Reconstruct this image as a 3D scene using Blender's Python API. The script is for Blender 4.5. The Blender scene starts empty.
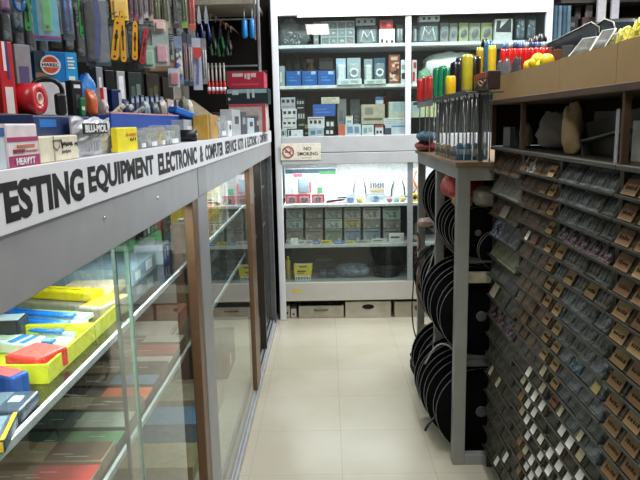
import bpy, bmesh, math, random
from mathutils import Vector, Matrix
random.seed(7)
PI = math.pi
SC = bpy.context.scene
COL = SC.collection

# ------------------------------------------------------------------ camera
FPX = 642.44
EYE = Vector((0, 0, 1.45))
_p, _y, _r = math.radians(10.364), math.radians(-0.782), math.radians(-1.182)
FW = Vector((math.sin(_y)*math.cos(_p), math.cos(_y)*math.cos(_p), -math.sin(_p)))
_rt = Vector((math.cos(_y), -math.sin(_y), 0)); _up = _rt.cross(FW)
RT = _rt*math.cos(_r) + _up*math.sin(_r)
UP = -_rt*math.sin(_r) + _up*math.cos(_r)
cam = bpy.data.objects.new('camera', bpy.data.cameras.new('camera')); COL.objects.link(cam)
cam.data.sensor_width = 36; cam.data.lens = FPX/640*36; cam.data.clip_start = .02
m = Matrix((RT, UP, -FW)).transposed().to_4x4(); m.translation = EYE
cam.matrix_world = m
SC.camera = cam

# ------------------------------------------------------------------ light
w = bpy.data.worlds.new('world'); SC.world = w; w.use_nodes = True
w.node_tree.nodes['Background'].inputs[0].default_value = (.8, .88, 1, 1)
w.node_tree.nodes['Background'].inputs[1].default_value = .06

def area(name, loc, sx, sy, power, col=(1, 1, 1), rot=(0, 0, 0), spread=180):
    l = bpy.data.lights.new(name, 'AREA'); l.shape = 'RECTANGLE'; l.size = sx; l.size_y = sy
    l.energy = power; l.color = col; l.spread = math.radians(spread)
    o = bpy.data.objects.new(name, l); COL.objects.link(o); o.location = loc; o.rotation_euler = rot
    return o
area('overhead_area_light', (.50, 1.9, 2.70), .25, 1.3, 26, (.96, .98, 1))
area('overhead_area_light', (.45, 4.05, 2.70), 1.3, .2, 30, (.93, .97, 1))
area('overhead_area_light', (2.0, 3.2, 2.70), .25, 1.3, 30, (.95, .98, 1))
area('overhead_area_light', (-.1, .1, 2.70), .3, 1.0, 13, (1, .93, .84))  # added fill lamp, no real tube: brightens and warms the drawer fronts
area('display_tube_light', (.12, 4.72, 1.145), .84, .05, 5.5, (.95, .98, 1))
area('display_tube_light', (1.08, 4.72, 1.145), .84, .05, 4, (.95, .98, 1))
area('showcase_tube_light', (-.46, 1.15, 1.222), .03, 1.3, 5.0, (.93, .98, 1))
area('showcase_tube_light', (-.46, 3.2, 1.222), .03, 2.0, 4.0, (.93, .98, 1))
SC.view_settings.view_transform = 'Standard'; SC.view_settings.look = 'None'
SC.view_settings.gamma = 1; SC.view_settings.use_curve_mapping = False
SC.view_settings.exposure = .5
SC.cycles.max_bounces = 10; SC.cycles.transparent_max_bounces = 24
SC.cycles.sample_clamp_indirect = 4

# ------------------------------------------------------------------ helpers
def U(px, py, ax, v):
    """point of the photograph's ray through (px,py) where coordinate ax equals v"""
    d = FW + RT*((px-320)/FPX) - UP*((py-240)/FPX)
    return EYE + d*((v-EYE[ax])/d[ax])

def lin(h):
    h = h.lstrip('#'); c = [int(h[i:i+2], 16)/255 for i in (0, 2, 4)]
    return tuple((x/12.92 if x <= .04045 else ((x+.055)/1.055)**2.4) for x in c) + (1,)

_M = {}
def mt(h, rough=.5, metal=0, var=.12, sc=40, coat=0, bump=0):
    k = ('p', h, rough, metal, var, sc, coat, bump)
    if k in _M: return _M[k]
    M = bpy.data.materials.new('paint_'+h.strip('#')); M.use_nodes = True; T = M.node_tree; N = T.nodes; b = N['Principled BSDF']
    tc = N.new('ShaderNodeTexCoord'); n = N.new('ShaderNodeTexNoise'); n.inputs['Scale'].default_value = sc; n.inputs['Detail'].default_value = 3
    T.links.new(tc.outputs['Object'], n.inputs['Vector'])
    r = N.new('ShaderNodeValToRGB'); c = lin(h)
    r.color_ramp.elements[0].position = .3; r.color_ramp.elements[1].position = .7
    r.color_ramp.elements[0].color = tuple(x*(1-var) for x in c[:3])+(1,); r.color_ramp.elements[1].color = tuple(min(1, x*(1+var)) for x in c[:3])+(1,)
    T.links.new(n.outputs['Fac'], r.inputs['Fac']); T.links.new(r.outputs['Color'], b.inputs['Base Color'])
    b.inputs['Roughness'].default_value = rough; b.inputs['Metallic'].default_value = metal; b.inputs['Coat Weight'].default_value = coat
    if rough >= .8: b.inputs['Specular IOR Level'].default_value = .12
    if bump:
        bp = N.new('ShaderNodeBump'); bp.inputs['Strength'].default_value = bump; bp.inputs['Distance'].default_value = .004
        T.links.new(n.outputs['Fac'], bp.inputs['Height']); T.links.new(bp.outputs['Normal'], b.inputs['Normal'])
    _M[k] = M; return M

def mottle(cols, size=.012, rough=.3, stretch=(1, 1, 1), metal=0, bump=.3):
    """printed or jumbled contents: cells of several colours"""
    k = ('m', tuple(cols), size, rough, stretch, metal)
    if k in _M: return _M[k]
    M = bpy.data.materials.new('mixed_contents'); M.use_nodes = True; T = M.node_tree; N = T.nodes; b = N['Principled BSDF']
    tc = N.new('ShaderNodeTexCoord'); mp = N.new('ShaderNodeMapping'); mp.inputs['Scale'].default_value = stretch
    v = N.new('ShaderNodeTexVoronoi'); v.inputs['Scale'].default_value = 1/size
    T.links.new(tc.outputs['Object'], mp.inputs['Vector']); T.links.new(mp.outputs['Vector'], v.inputs['Vector'])
    s = N.new('ShaderNodeSeparateColor'); T.links.new(v.outputs['Color'], s.inputs[0])
    r = N.new('ShaderNodeValToRGB'); r.color_ramp.interpolation = 'CONSTANT'
    E = r.color_ramp.elements
    for i, c in enumerate(cols):
        e = E[i] if i < 2 else E.new(i/len(cols))
        e.position = i/len(cols); e.color = lin(c)
    T.links.new(s.outputs[0], r.inputs['Fac']); T.links.new(r.outputs['Color'], b.inputs['Base Color'])
    b.inputs['Roughness'].default_value = rough; b.inputs['Metallic'].default_value = metal
    bp = N.new('ShaderNodeBump'); bp.inputs['Strength'].default_value = bump; bp.inputs['Distance'].default_value = .0015
    T.links.new(v.outputs['Distance'], bp.inputs['Height']); T.links.new(bp.outputs['Normal'], b.inputs['Normal'])
    _M[k] = M; return M

def film(h='e8f0f4', fac=.28, rough=.15, bump=.6, sc=45):
    """clear plastic: sees through, with highlights"""
    k = ('f', h, fac, rough, bump, sc)
    if k in _M: return _M[k]
    M = bpy.data.materials.new('clear_plastic'); M.use_nodes = True; T = M.node_tree; N = T.nodes; b = N['Principled BSDF']; out = N['Material Output']
    b.inputs['Base Color'].default_value = lin(h); b.inputs['Roughness'].default_value = rough
    tr = N.new('ShaderNodeBsdfTransparent'); mx = N.new('ShaderNodeMixShader'); mx.inputs[0].default_value = fac
    n = N.new('ShaderNodeTexNoise'); n.inputs['Scale'].default_value = sc; tc = N.new('ShaderNodeTexCoord'); T.links.new(tc.outputs['Object'], n.inputs['Vector'])
    bp = N.new('ShaderNodeBump'); bp.inputs['Strength'].default_value = bump; bp.inputs['Distance'].default_value = .01
    T.links.new(n.outputs['Fac'], bp.inputs['Height']); T.links.new(bp.outputs['Normal'], b.inputs['Normal'])
    T.links.new(tr.outputs[0], mx.inputs[1]); T.links.new(b.outputs[0], mx.inputs[2]); T.links.new(mx.outputs[0], out.inputs['Surface'])
    _M[k] = M; return M

def glass(tint=(.93, .97, .95), ior=1.5, dirt=.008):
    M = bpy.data.materials.new('pane_glass'); M.use_nodes = True; T = M.node_tree; N = T.nodes; out = N['Material Output']; N.remove(N['Principled BSDF'])
    tr = N.new('ShaderNodeBsdfTransparent'); tr.inputs[0].default_value = tint+(1,)
    gl = N.new('ShaderNodeBsdfGlossy'); gl.inputs['Roughness'].default_value = .015
    fr = N.new('ShaderNodeFresnel'); fr.inputs[0].default_value = ior
    ge = N.new('ShaderNodeNewGeometry'); iv = N.new('ShaderNodeMath'); iv.operation = 'SUBTRACT'; iv.inputs[0].default_value = 1; T.links.new(ge.outputs['Backfacing'], iv.inputs[1])
    f1 = N.new('ShaderNodeMath'); f1.operation = 'ADD'; f1.inputs[1].default_value = 1; T.links.new(fr.outputs[0], f1.inputs[0])
    f2 = N.new('ShaderNodeMath'); f2.operation = 'DIVIDE'; T.links.new(fr.outputs[0], f2.inputs[0]); T.links.new(f1.outputs[0], f2.inputs[1])
    f3 = N.new('ShaderNodeMath'); f3.operation = 'MULTIPLY'; f3.inputs[1].default_value = 2; T.links.new(f2.outputs[0], f3.inputs[0])      # both faces of the pane
    ml = N.new('ShaderNodeMath'); ml.operation = 'MULTIPLY'; T.links.new(f3.outputs[0], ml.inputs[0]); T.links.new(iv.outputs[0], ml.inputs[1])
    mx = N.new('ShaderNodeMixShader'); T.links.new(ml.outputs[0], mx.inputs[0]); T.links.new(tr.outputs[0], mx.inputs[1]); T.links.new(gl.outputs[0], mx.inputs[2])
    df = N.new('ShaderNodeBsdfDiffuse'); df.inputs[0].default_value = (.6, .62, .6, 1)
    m2 = N.new('ShaderNodeMixShader'); m2.inputs[0].default_value = dirt
    T.links.new(mx.outputs[0], m2.inputs[1]); T.links.new(df.outputs[0], m2.inputs[2]); T.links.new(m2.outputs[0], out.inputs['Surface'])
    return M
GLASS = glass(); GLASSEDGE = mt('7fa090', .2)
CLEAR = film(fac=.13, rough=.1); CLEAR2 = film('dfe8ee', .45, .25); HAZE = film('cfd6da', .6, .35)

class MB:
    def __init__(s): s.bm = bmesh.new(); s.smooth = []
    def _fin(s, vs, m, smooth=False, M=None):
        if M is not None: bmesh.ops.transform(s.bm, matrix=M, verts=list(vs))
        fs = {f for v in vs for f in v.link_faces}
        for f in fs:
            f.material_index = m; f.smooth = smooth
    def box(s, lo, hi, m=0, bev=0, M=None):
        lo = Vector(lo); hi = Vector(hi); c = (lo+hi)/2; d = hi-lo
        r = bmesh.ops.create_cube(s.bm, size=1, matrix=Matrix.Translation(c) @ Matrix.Diagonal((abs(d.x), abs(d.y), abs(d.z), 1)))
        vs = set(r['verts'])
        if bev:
            es = list({e for v in vs for e in v.link_edges})
            bv = min(bev, .45*min(abs(d.x), abs(d.y), abs(d.z)))
            rr = bmesh.ops.bevel(s.bm, geom=es, offset=bv, segments=2, affect='EDGES', profile=.5)
            vs = set(rr['verts']) | {v for v in vs if v.is_valid}
        s._fin(vs, m, False, M); return s
    def cyl(s, a, b, r0, r1=None, n=14, m=0, caps=True, M=None, smooth=True):
        a = Vector(a); b = Vector(b); d = b-a; r1 = r0 if r1 is None else r1
        T = Matrix.Translation((a+b)/2) @ d.to_track_quat('Z', 'Y').to_matrix().to_4x4()
        r = bmesh.ops.create_cone(s.bm, cap_ends=caps, segments=n, radius1=r0, radius2=r1, depth=d.length, matrix=T)
        s._fin(r['verts'], m, False, M)
        if smooth:
            for f in {f for v in r['verts'] for f in v.link_faces}:
                if len(f.verts) == 4: f.smooth = True
        return s
    def lathe(s, prof, n=18, m=0, M=None, flute=0):
        """prof: list of (r,z)"""
        rings = []
        for r, z in prof:
            rings.append([s.bm.verts.new(((r*(1-(flute if k % 2 else 0)))*math.cos(2*PI*k/n), (r*(1-(flute if k % 2 else 0)))*math.sin(2*PI*k/n), z)) for k in range(n)])
        vs = [v for R in rings for v in R]
        for a, b in zip(rings, rings[1:]):
            for k in range(n): s.bm.faces.new((a[k], a[(k+1) % n], b[(k+1) % n], b[k]))
        if prof[0][0] > 1e-5: s.bm.faces.new(rings[0][::-1])
        if prof[-1][0] > 1e-5: s.bm.faces.new(rings[-1])
        s._fin(vs, m, True, M); return s
    def ball(s, c, r, m=0, sz=(1, 1, 1), M=None, n=12):
        T = Matrix.Translation(c) @ Matrix.Diagonal((r*sz[0], r*sz[1], r*sz[2], 1))
        q = bmesh.ops.create_uvsphere(s.bm, u_segments=n, v_segments=max(6, n*2//3), radius=1, matrix=T)
        s._fin(q['verts'], m, True, M); return s
    def prism(s, pts, t0, t1, m=0, M=None):
        """outline in local XZ, thickness along Y from t0 to t1"""
        a = [s.bm.verts.new((x, t0, z)) for x, z in pts]; b = [s.bm.verts.new((x, t1, z)) for x, z in pts]; n = len(pts)
        s.bm.faces.new(a); s.bm.faces.new(b[::-1])
        for i in range(n): s.bm.faces.new((a[i], b[i], b[(i+1) % n], a[(i+1) % n]))
        s._fin(a+b, m, False, M); return s
    def tube(s, pts, r, m=0, n=8, M=None, closed=False):
        pts = [Vector(p) for p in pts]; rings = []; L = len(pts); up = Vector((0, 0, 1))
        for i, p in enumerate(pts):
            t = (pts[(i+1) % L if closed else min(i+1, L-1)] - pts[(i-1) % L if closed else max(i-1, 0)]).normalized()
            u_ = up.cross(t)
            if u_.length < .05: u_ = Vector((1, 0, 0)).cross(t)
            u_.normalize(); v_ = t.cross(u_)
            rr = r[i] if isinstance(r, (list, tuple)) else r
            rings.append([s.bm.verts.new(p+u_*rr*math.cos(2*PI*k/n)+v_*rr*math.sin(2*PI*k/n)) for k in range(n)])
        prs = list(zip(rings, rings[1:]))
        if closed: prs.append((rings[-1], rings[0]))
        for a, b in prs:
            for k in range(n): s.bm.faces.new((a[k], a[(k+1) % n], b[(k+1) % n], b[k]))
        if not closed: s.bm.faces.new(rings[0][::-1]); s.bm.faces.new(rings[-1])
        s._fin([v for R in rings for v in R], m, True, M); return s
    def build(s, name, mats, parent=None, loc=None, rot=0, rx=0, ry=0):
        bmesh.ops.recalc_face_normals(s.bm, faces=s.bm.faces[:])
        me = bpy.data.meshes.new(name); s.bm.to_mesh(me); s.bm.free()
        for q in (mats if isinstance(mats, (list, tuple)) else [mats]): me.materials.append(q)
        o = bpy.data.objects.new(name, me); COL.objects.link(o)
        if parent is not None: o.parent = parent
        if loc is not None: o.location = loc
        o.rotation_euler = (rx, ry, rot)
        return o

def tag(o, label, cat, group=None, kind=None):
    if label: o['label'] = label
    if cat: o['category'] = cat
    if group: o['group'] = group
    if kind: o['kind'] = kind
    return o
def thing(name, label, cat, loc, rot=0, group=None, rx=0, ry=0):
    o = bpy.data.objects.new(name, None); COL.objects.link(o); o.empty_display_size = .05
    o.location = loc; o.rotation_euler = (rx, ry, rot); return tag(o, label, cat, group)
def struct(name, mb, mats):
    return tag(mb.build(name, mats), None, None, kind='structure')
def clone(o, parent=None, loc=None, rot=None):
    c = o.copy(); COL.objects.link(c)
    if parent is not None: c.parent = parent
    if loc is not None: c.location = loc
    if rot is not None: c.rotation_euler = rot
    for ch in [x for x in o.children]: clone(ch, c)
    return c
def words(s, wd, ht, mat, parent, loc, rot=0, name='lettering', bold=.02, ext=.0004, rx=0):
    """flat lettering facing local -Y, fitted to wd x ht; loc = centre"""
    c = bpy.data.curves.new('w', 'FONT'); c.body = s; c.size = 1; c.align_x = 'CENTER'; c.align_y = 'CENTER'; c.offset = bold; c.extrude = .5; c.resolution_u = 3
    t = bpy.data.objects.new('w', c); COL.objects.link(t); bpy.context.view_layer.update()
    me = bpy.data.meshes.new_from_object(t); bpy.data.objects.remove(t); bpy.data.curves.remove(c)
    xs = [v.co.x for v in me.vertices]; ys = [v.co.y for v in me.vertices]
    x0, x1, y0, y1 = min(xs), max(xs), min(ys), max(ys)
    for v in me.vertices:
        x = (v.co.x-(x0+x1)/2)/(x1-x0)*wd; z = (v.co.y-(y0+y1)/2)/(y1-y0)*ht; y = -v.co.z*2*ext
        v.co = (x, y, z)
    me.name = name; me.materials.clear(); me.materials.append(mat)
    o = bpy.data.objects.new(name, me); COL.objects.link(o); o.parent = parent; o.location = loc; o.rotation_euler = (rx, 0, rot); return o
def ident(): return Matrix.Identity(4)
def T4(x, y, z): return Matrix.Translation((x, y, z))
def RZ(a): return Matrix.Rotation(a, 4, 'Z')
def RX(a): return Matrix.Rotation(a, 4, 'X')
def RY(a): return Matrix.Rotation(a, 4, 'Y')

def carton(name, label, cat, loc, size, mats, patches=(), rot=0, group=None, sides=(), bev=.0015, rx=0, ry=0):
    """box standing at loc (centre of base), front faces local -Y. patches (u0,v0,u1,v1,mat) on the front, sides the same on the +X side"""
    w_, d_, h_ = size; b = MB(); b.box((-w_/2, -d_/2, 0), (w_/2, d_/2, h_), 0, bev)
    b.box((-w_/2+.001, -d_/2+.002, h_), (w_/2-.001, -d_/2+d_*.5, h_+.0006), 0)      # tucked lid flap
    for i, (u0, v0, u1, v1, mi) in enumerate(patches):
        b.box((-w_/2+u0*w_, -d_/2-.0007-.0002*i, v0*h_), (-w_/2+u1*w_, -d_/2, v1*h_), mi)
    for i, (u0, v0, u1, v1, mi) in enumerate(sides):
        b.box((w_/2, -d_/2+u0*d_, v0*h_), (w_/2+.0007+.0002*i, -d_/2+u1*d_, v1*h_), mi)
    return tag(b.build(name, mats, None, loc, rot, rx, ry), label, cat, group)
# ------------------------------------------------------------------ the room
ALU = mt('c9ccce', .38, .55, .05, 25); WHITE = mt('eeeff2', .35, 0, .03, 10); DARK = mt('15171a', .6)
def floor_mat():
    M = bpy.data.materials.new('cream_vinyl_tile'); M.use_nodes = True; T = M.node_tree; N = T.nodes; b = N['Principled BSDF']
    tc = N.new('ShaderNodeTexCoord'); mp = N.new('ShaderNodeMapping'); mp.inputs['Location'].default_value = (-.04, -.13, 0)
    br = N.new('ShaderNodeTexBrick'); br.offset = 0; br.inputs['Scale'].default_value = 1; br.inputs['Brick Width'].default_value = .39; br.inputs['Row Height'].default_value = .39
    br.inputs['Mortar Size'].default_value = .0016; br.inputs['Mortar Smooth'].default_value = .3
    br.inputs['Color1'].default_value = lin('c4beac'); br.inputs['Color2'].default_value = lin('c0baa8'); br.inputs['Mortar'].default_value = lin('aea896')
    T.links.new(tc.outputs['Object'], mp.inputs[0]); T.links.new(mp.outputs[0], br.inputs[0])
    n = N.new('ShaderNodeTexNoise'); n.inputs['Scale'].default_value = 2.2; n.inputs['Detail'].default_value = 4; T.links.new(tc.outputs['Object'], n.inputs[0])
    mx = N.new('ShaderNodeMix'); mx.data_type = 'RGBA'; mx.blend_type = 'MULTIPLY'; mx.inputs[0].default_value = .5
    rp = N.new('ShaderNodeValToRGB'); rp.color_ramp.elements[0].position = .35; rp.color_ramp.elements[0].color = (.75, .7, .62, 1); rp.color_ramp.elements[1].position = .7; rp.color_ramp.elements[1].color = (1, 1, 1, 1)
    T.links.new(n.outputs[0], rp.inputs[0]); T.links.new(br.outputs[0], mx.inputs[6]); T.links.new(rp.outputs[0], mx.inputs[7]); T.links.new(mx.outputs[2], b.inputs['Base Color'])
    rr = N.new('ShaderNodeMapRange'); rr.inputs[3].default_value = .2; rr.inputs[4].default_value = .3; T.links.new(n.outputs[0], rr.inputs[0]); T.links.new(rr.outputs[0], b.inputs['Roughness'])
    return M
RX0, RX1, RY0, RY1, RH = -1.0, 3.0, -1.3, 5.4, 2.78
struct('floor', MB().box((RX0-.1, RY0-.1, -.08), (RX1+.1, RY1+.1, 0)), floor_mat())
struct('ceiling', MB().box((RX0-.1, RY0-.1, RH), (RX1+.1, RY1+.1, RH+.08)), mt('e6e6e2', .9))
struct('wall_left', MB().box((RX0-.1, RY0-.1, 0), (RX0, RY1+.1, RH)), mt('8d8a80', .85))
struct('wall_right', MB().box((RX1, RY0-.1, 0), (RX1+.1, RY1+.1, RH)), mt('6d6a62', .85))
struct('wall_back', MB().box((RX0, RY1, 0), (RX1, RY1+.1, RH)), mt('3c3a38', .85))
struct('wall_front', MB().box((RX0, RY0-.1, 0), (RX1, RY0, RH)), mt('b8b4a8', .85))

# ------------------------------------------------------------------ left showcase counter
SX, SXI = -.39, -.92           # face plane and rear plane
SY0, SY1 = -.15, 4.52
FASC = mt('b3b5b9', .42, .35, .05, 15); SIGNW = mt('e9ebf2', .4, 0, .02); BRONZE = mt('7d6049', .38, .3, .1, 30)
t = thing('glass_showcase_counter', 'long waist-high glass showcase counter with aluminium trim and lettered strip along the left', 'showcase', ((SX+SXI)/2, 2.1, 0))
def P(mb, name, mat, par=t):       # build in world coordinates, parented
    o = mb.build(name, mat, par); o.matrix_parent_inverse = Matrix.Translation(par.location).inverted(); return o
P(MB().box((SXI, SY0, 1.385), (SX-.001, SY1, 1.40)), 'counter_top', mt('c6c8cc', .35, .1))
P(MB().box((SX-.03, SY0, 1.232), (SX, SY1, 1.385), 0, .003), 'fascia', FASC)
sg = P(MB().box((SX, SY0, 1.325), (SX+.004, SY1+.005, 1.402), 0, .001), 'sign_strip', SIGNW)
sg['label'] = 'white sign strip lettered TESTING EQUIPMENT'
INK = mt('141416', .5)
def sign_word(s, xa, xb):
    ya = U(xa, 205-.247*xa, 0, SX)[1]; yb = U(xb, 205-.247*xb, 0, SX)[1]
    o = words(s, yb-ya, .050, INK, sg, (SX+.0042, (ya+yb)/2, 1.3625), PI/2, bold=.042)
    return o
for s, a, b_ in (('TESTING', -22, 81), ('EQUIPMENT', 86, 152), ('ELECTRONIC', 156.5, 195.5), ('&', 198.5, 202), ('COMPUTER', 204, 222), ('SERVICE', 224, 235.5), ('KITS', 237, 242.5), ('&', 244, 245.5), ('ELECTRONIC', 246.5, 256), ('&', 257, 258), ('COMPONENTS', 259, 267)):
    sign_word(s, a, b_)
s0 = MB()
for (x, y) in ((104, 218), (157, 198)):
    q = U(x, y, 0, SX); s0.cyl((SX, q.y, q.z), (SX+.003, q.y, q.z), .004, n=10)
P(s0, 'fascia_screw', mt('e8e8e8', .2, .9))
P(MB().box((SX-.06, SY0, 0), (SX-.012, SY1, .05), 0, .003).box((SX-.012, SY0, 0), (SX+.0, SY1, .03), 0, .002), 'bottom_sill', FASC)
P(MB().box((SX-.05, SY0, .05), (SX-.042, SY1, .062)).box((SX-.025, SY0, .05), (SX-.018, SY1, .062)), 'lower_door_track', mt('2a2c30', .6, .2))
P(MB().box((SXI, SY0, .05), (SX-.06, SY1, .065)), 'bottom_deck', mt('cfc9b4', .35))
P(MB().box((SXI, SY0, .065), (SXI+.01, SY1, 1.385)), 'rear_panel', mt('6f6a62', .5))
P(MB().box((SXI, SY0, 0), (SX, SY0+.02, 1.385)), 'end_panel', FASC)
P(MB().box((SXI, SY1-.012, .05), (SX-.03, SY1, 1.385)), 'end_panel', mt('2a2e30', .4))
P(MB().box((SX-.035, 1.907, .03), (SX+.001, 2.06, 1.234), 0, .003).box((SX-.001, 1.925, 1.236), (SX+.002, 2.05, 1.324), 0, .001), 'aluminium_post', mt('a4a6aa', .4, .4, .05, 15))
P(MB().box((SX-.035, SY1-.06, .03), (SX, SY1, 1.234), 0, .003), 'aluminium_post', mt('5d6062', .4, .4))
P(MB().box((SX-.03, 1.845, .05), (SX-.002, 1.905, 1.234), 0, .003), 'bronze_stile', BRONZE)
P(MB().box((SX-.03, 3.22, .05), (SX-.002, 3.40, 1.234), 0, .003), 'bronze_stile', BRONZE)
P(MB().box((SX-.05, 3.86, .05), (SX-.012, 3.90, 1.234), 0, .003), 'bronze_stile', mt('39342f', .4, .3))
for z in (1.024, .765):
    P(MB().box((SXI+.012, SY0+.03, z-.006), (-.452, SY1-.02, z)), 'glass_shelf', GLASS)
    P(MB().box((-.452, SY0+.03, z-.011), (-.444, SY1-.02, z+.003), 0, .001), 'shelf_edge', mt('dfe6e8', .3, .2))
for y0, y1, dx in ((.2, 1.262, -.014), (1.243, 1.885, -.034), (2.06, 3.30, -.014), (3.25, 4.45, -.034)):
    d = P(MB().box((SX+dx-.005, y0, .062), (SX+dx, y1, 1.24)), 'glass_door', GLASS)
    yy = y1 if y0 < 1 else y0
    e = MB().box((SX+dx-.006, yy-.004, .062), (SX+dx+.001, yy+.004, 1.24)).build('pane_edge', GLASSEDGE if y0 < 1 else mt('4c5a54', .3), d)
# ------------------------------------------------------------------ back display cabinet
BY = 4.625; BD = 5.05
bc = thing('display_cabinet', 'tall white glass display cabinet full of packaged parts across the end of the aisle', 'cabinet', (.6, BY+.2, 0))
def Q(mb, name, mat): return P(mb, name, mat, bc)
CABW = mt('dfe2e6', .35, .05, .03, 12); CABG = mt('c4c6c8', .4, .1, .05, 12)
XL, XM, XR = -.372, .575, 1.565
Q(MB().box((XL, BY-.012, 0), (XL+.046, BY+.03, 2.30), 0, .006), 'corner_post', CABW)
Q(MB().box((XR-.045, BY-.012, 0), (XR, BY+.03, 2.30), 0, .006), 'corner_post', CABW)
Q(MB().box((XM-.018, BY, 1.35), (XM+.022, BY+.025, 2.18), 0, .003), 'door_post', CABW)
Q(MB().box((XM-.0, BY, .28), (XM+.04, BY+.025, 1.16), 0, .003), 'door_post', mt('9aa0a4', .4, .2))
Q(MB().box((XL+.046, BY-.002, 2.178), (XR-.045, BY+.03, 2.31), 0, .003).box((-.19, BY-.012, 2.162), (XR-.045, BY-.002, 2.20), 0, .002), 'header_panel', WHITE)
Q(MB().box((XL, BY+.03, 2.27), (XR, BD, 2.30)), 'cabinet_roof', CABW)
Q(MB().box((XL, BY+.03, .14), (XL+.015, BD, 2.27)), 'side_panel', mt('9ea3a6', .5))
Q(MB().box((XR-.015, BY+.03, .14), (XR, BD, 2.27)), 'side_panel', mt('9ea3a6', .5))
Q(MB().box((XL+.015, BD-.012, .14), (XR-.015, BD, 2.27)), 'rear_panel', mt('2c3134', .6))
Q(MB().box((XL+.016, BD-.02, .87), (XR-.016, BD-.013, 1.15)), 'rear_lining', mt('f2f3f5', .6))
Q(MB().box((XL+.046, BY-.012, 1.24), (XR-.045, BY+.03, 1.354), 0, .004).box((XL+.046, BY-.02, 1.157), (XR-.045, BY+.03, 1.235), 0, .003), 'ledge_fascia', CABG)
Q(MB().box((XL+.015, BY+.03, 1.338), (XR-.015, BD-.012, 1.354)), 'middle_deck', CABG)
Q(MB().box((XL+.046, BY-.005, .145), (XR-.045, BY+.03, .285), 0, .003), 'plinth_panel', mt('bdbbb2', .45, .05, .04, 8))
Q(MB().box((XL+.015, BY+.03, .27), (XR-.015, BD-.012, .285)), 'bottom_deck', mt('8f9294', .5))
SHZ = {1: 1.985, 2: 1.708, 3: 1.354, 4: .862, 5: .562, 6: .285}
for k in (1, 2): Q(MB().box((XL+.046, BY+.035, SHZ[k]-.022), (XR-.045, BD-.03, SHZ[k]), 0, .002), 'shelf', mt('e6eaec', .4))
for k in (4, 5): Q(MB().box((XL+.046, BY+.035, SHZ[k]-.022), (XR-.045, BD-.03, SHZ[k]), 0, .002), 'shelf', mt('c2c5c6', .4))
for z0, z1 in ((1.36, 2.174), (.29, 1.152)):
    for x0, x1, dy in ((XL+.047, XM+.01, .006), (XM, XR-.046, .014)):
        Q(MB().box((x0, BY+dy, z0), (x1, BY+dy+.004, z1)), 'glass_door', GLASS)
# yellow tape mark on the plinth, no smoking plate on the ledge
q = U(297, 291, 1, BY-.006); b = MB()
b.prism([(-.045, 0), (-.02, .012), (.02, .012), (.04, 0), (.02, -.012), (-.025, -.01)], -.0008, 0)
tag(b.build('yellow_sticker', mt('d9bf3a', .5), None, (q.x, BY-.006, q.z)), 'worn yellow arrow sticker on the pale plinth of the end cabinet', 'sticker')
a = U(281, 160, 1, BY-.013); c = U(320.5, 143, 1, BY-.013)
ns = thing('no_smoking_sign', 'cream NO SMOKING plate with red prohibition circle on the cabinet ledge', 'sign', ((a.x+c.x)/2, BY-.021, 1.189))
wn, hn = c.x-a.x, .118
MB().box((-wn/2, -.004, 0), (wn/2, 0, hn), 0, .002).build('plate', mt('ece6d6', .4), ns)
mr = mt('b03030', .5); b = MB()
b.tube([(-wn*.31+.038*math.cos(k*PI/12), -.0055, hn/2+.038*math.sin(k*PI/12)) for k in range(24)], .0042, closed=True)
b.box((-.038, -.0065, -.004), (.038, -.0045, .004), M=T4(-wn*.31, 0, hn/2) @ RY(PI/4))
b.build('prohibition_ring', mr, ns)
MB().box((-.022, -.0048, -.004), (.014, -.004, .004), M=T4(-wn*.31, 0, hn/2)).box((.016, -.0048, -.004), (.022, -.004, .004), M=T4(-wn*.31, 0, hn/2)).tube([(.016, -.0044, .006), (.02, -.0044, .012), (.014, -.0044, .018)], .0015, M=T4(-wn*.31, 0, hn/2)).build('cigarette_symbol', INK, ns)
words('NO', .052, .026, INK, ns, (wn*.17, -.0042, hn*.68)); words('SMOKING', .145, .026, INK, ns, (wn*.17, -.0042, hn*.38))
b = MB()
for k in range(7): b.box((wn*.02+k*.011, -.0048, .013), (wn*.02+k*.011+.007, -.004, .019))
b.build('small_print', mt('c07a70', .5), ns)
# drawers pushed under the cabinet
def crate(label, x0, x1, yt, slot, Yf, par=None, extra=None):
    A = U(x0, 320, 1, Yf); B_ = U(x1, 320, 1, Yf); h = U((x0+x1)/2, yt, 1, Yf).z
    w_ = B_.x-A.x; th = thing('wooden_crate', label, 'crate', ((A.x+B_.x)/2, Yf+.2, 0))
    b = MB(); mm = [mt('b0aa98', .6, 0, .12, 14), mt('8d8674', .6, 0, .15, 14)]
    b.box((-w_/2, -.2, 0), (w_/2, -.185, h), 0, .003).box((-w_/2, .185, 0), (w_/2, .2, h)).box((-w_/2, -.185, 0), (-w_/2+.012, .185, h)).box((w_/2-.012, -.185, 0), (w_/2, .185, h)).box((-w_/2+.012, -.185, 0), (w_/2-.012, .185, .01))
    b.build('box_body', mm, th)
    b = MB()
    if slot == 'oval':
        b.prism([(.045*math.cos(k*PI/10), h*.68+.019*math.sin(k*PI/10)) for k in range(20)], -.202, -.2)
        b.build('hand_hole', mt('2a1d1a', .8), th)
    elif slot == 'bar':
        b.tube([(-.05, -.2, h*.7), (-.05, -.214, h*.7), (.05, -.214, h*.7), (.05, -.2, h*.7)], .0045)
        b.build('pull_handle', mt('5c584c', .4, .5), th)
    elif slot == 'spot':
        b.cyl((.0, -.204, h*.6), (0, -.2, h*.6), .02, n=14); b.build('hand_hole', mt('6b2a22', .6), th)
    return th
crate('low wooden crate with a metal pull handle under the left of the end cabinet', 299, 344, 306, 'bar', 4.66)
crate('taller wooden crate with a dark oval hand hole under the end cabinet', 345.5, 391, 301.5, 'oval', 4.645)
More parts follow.
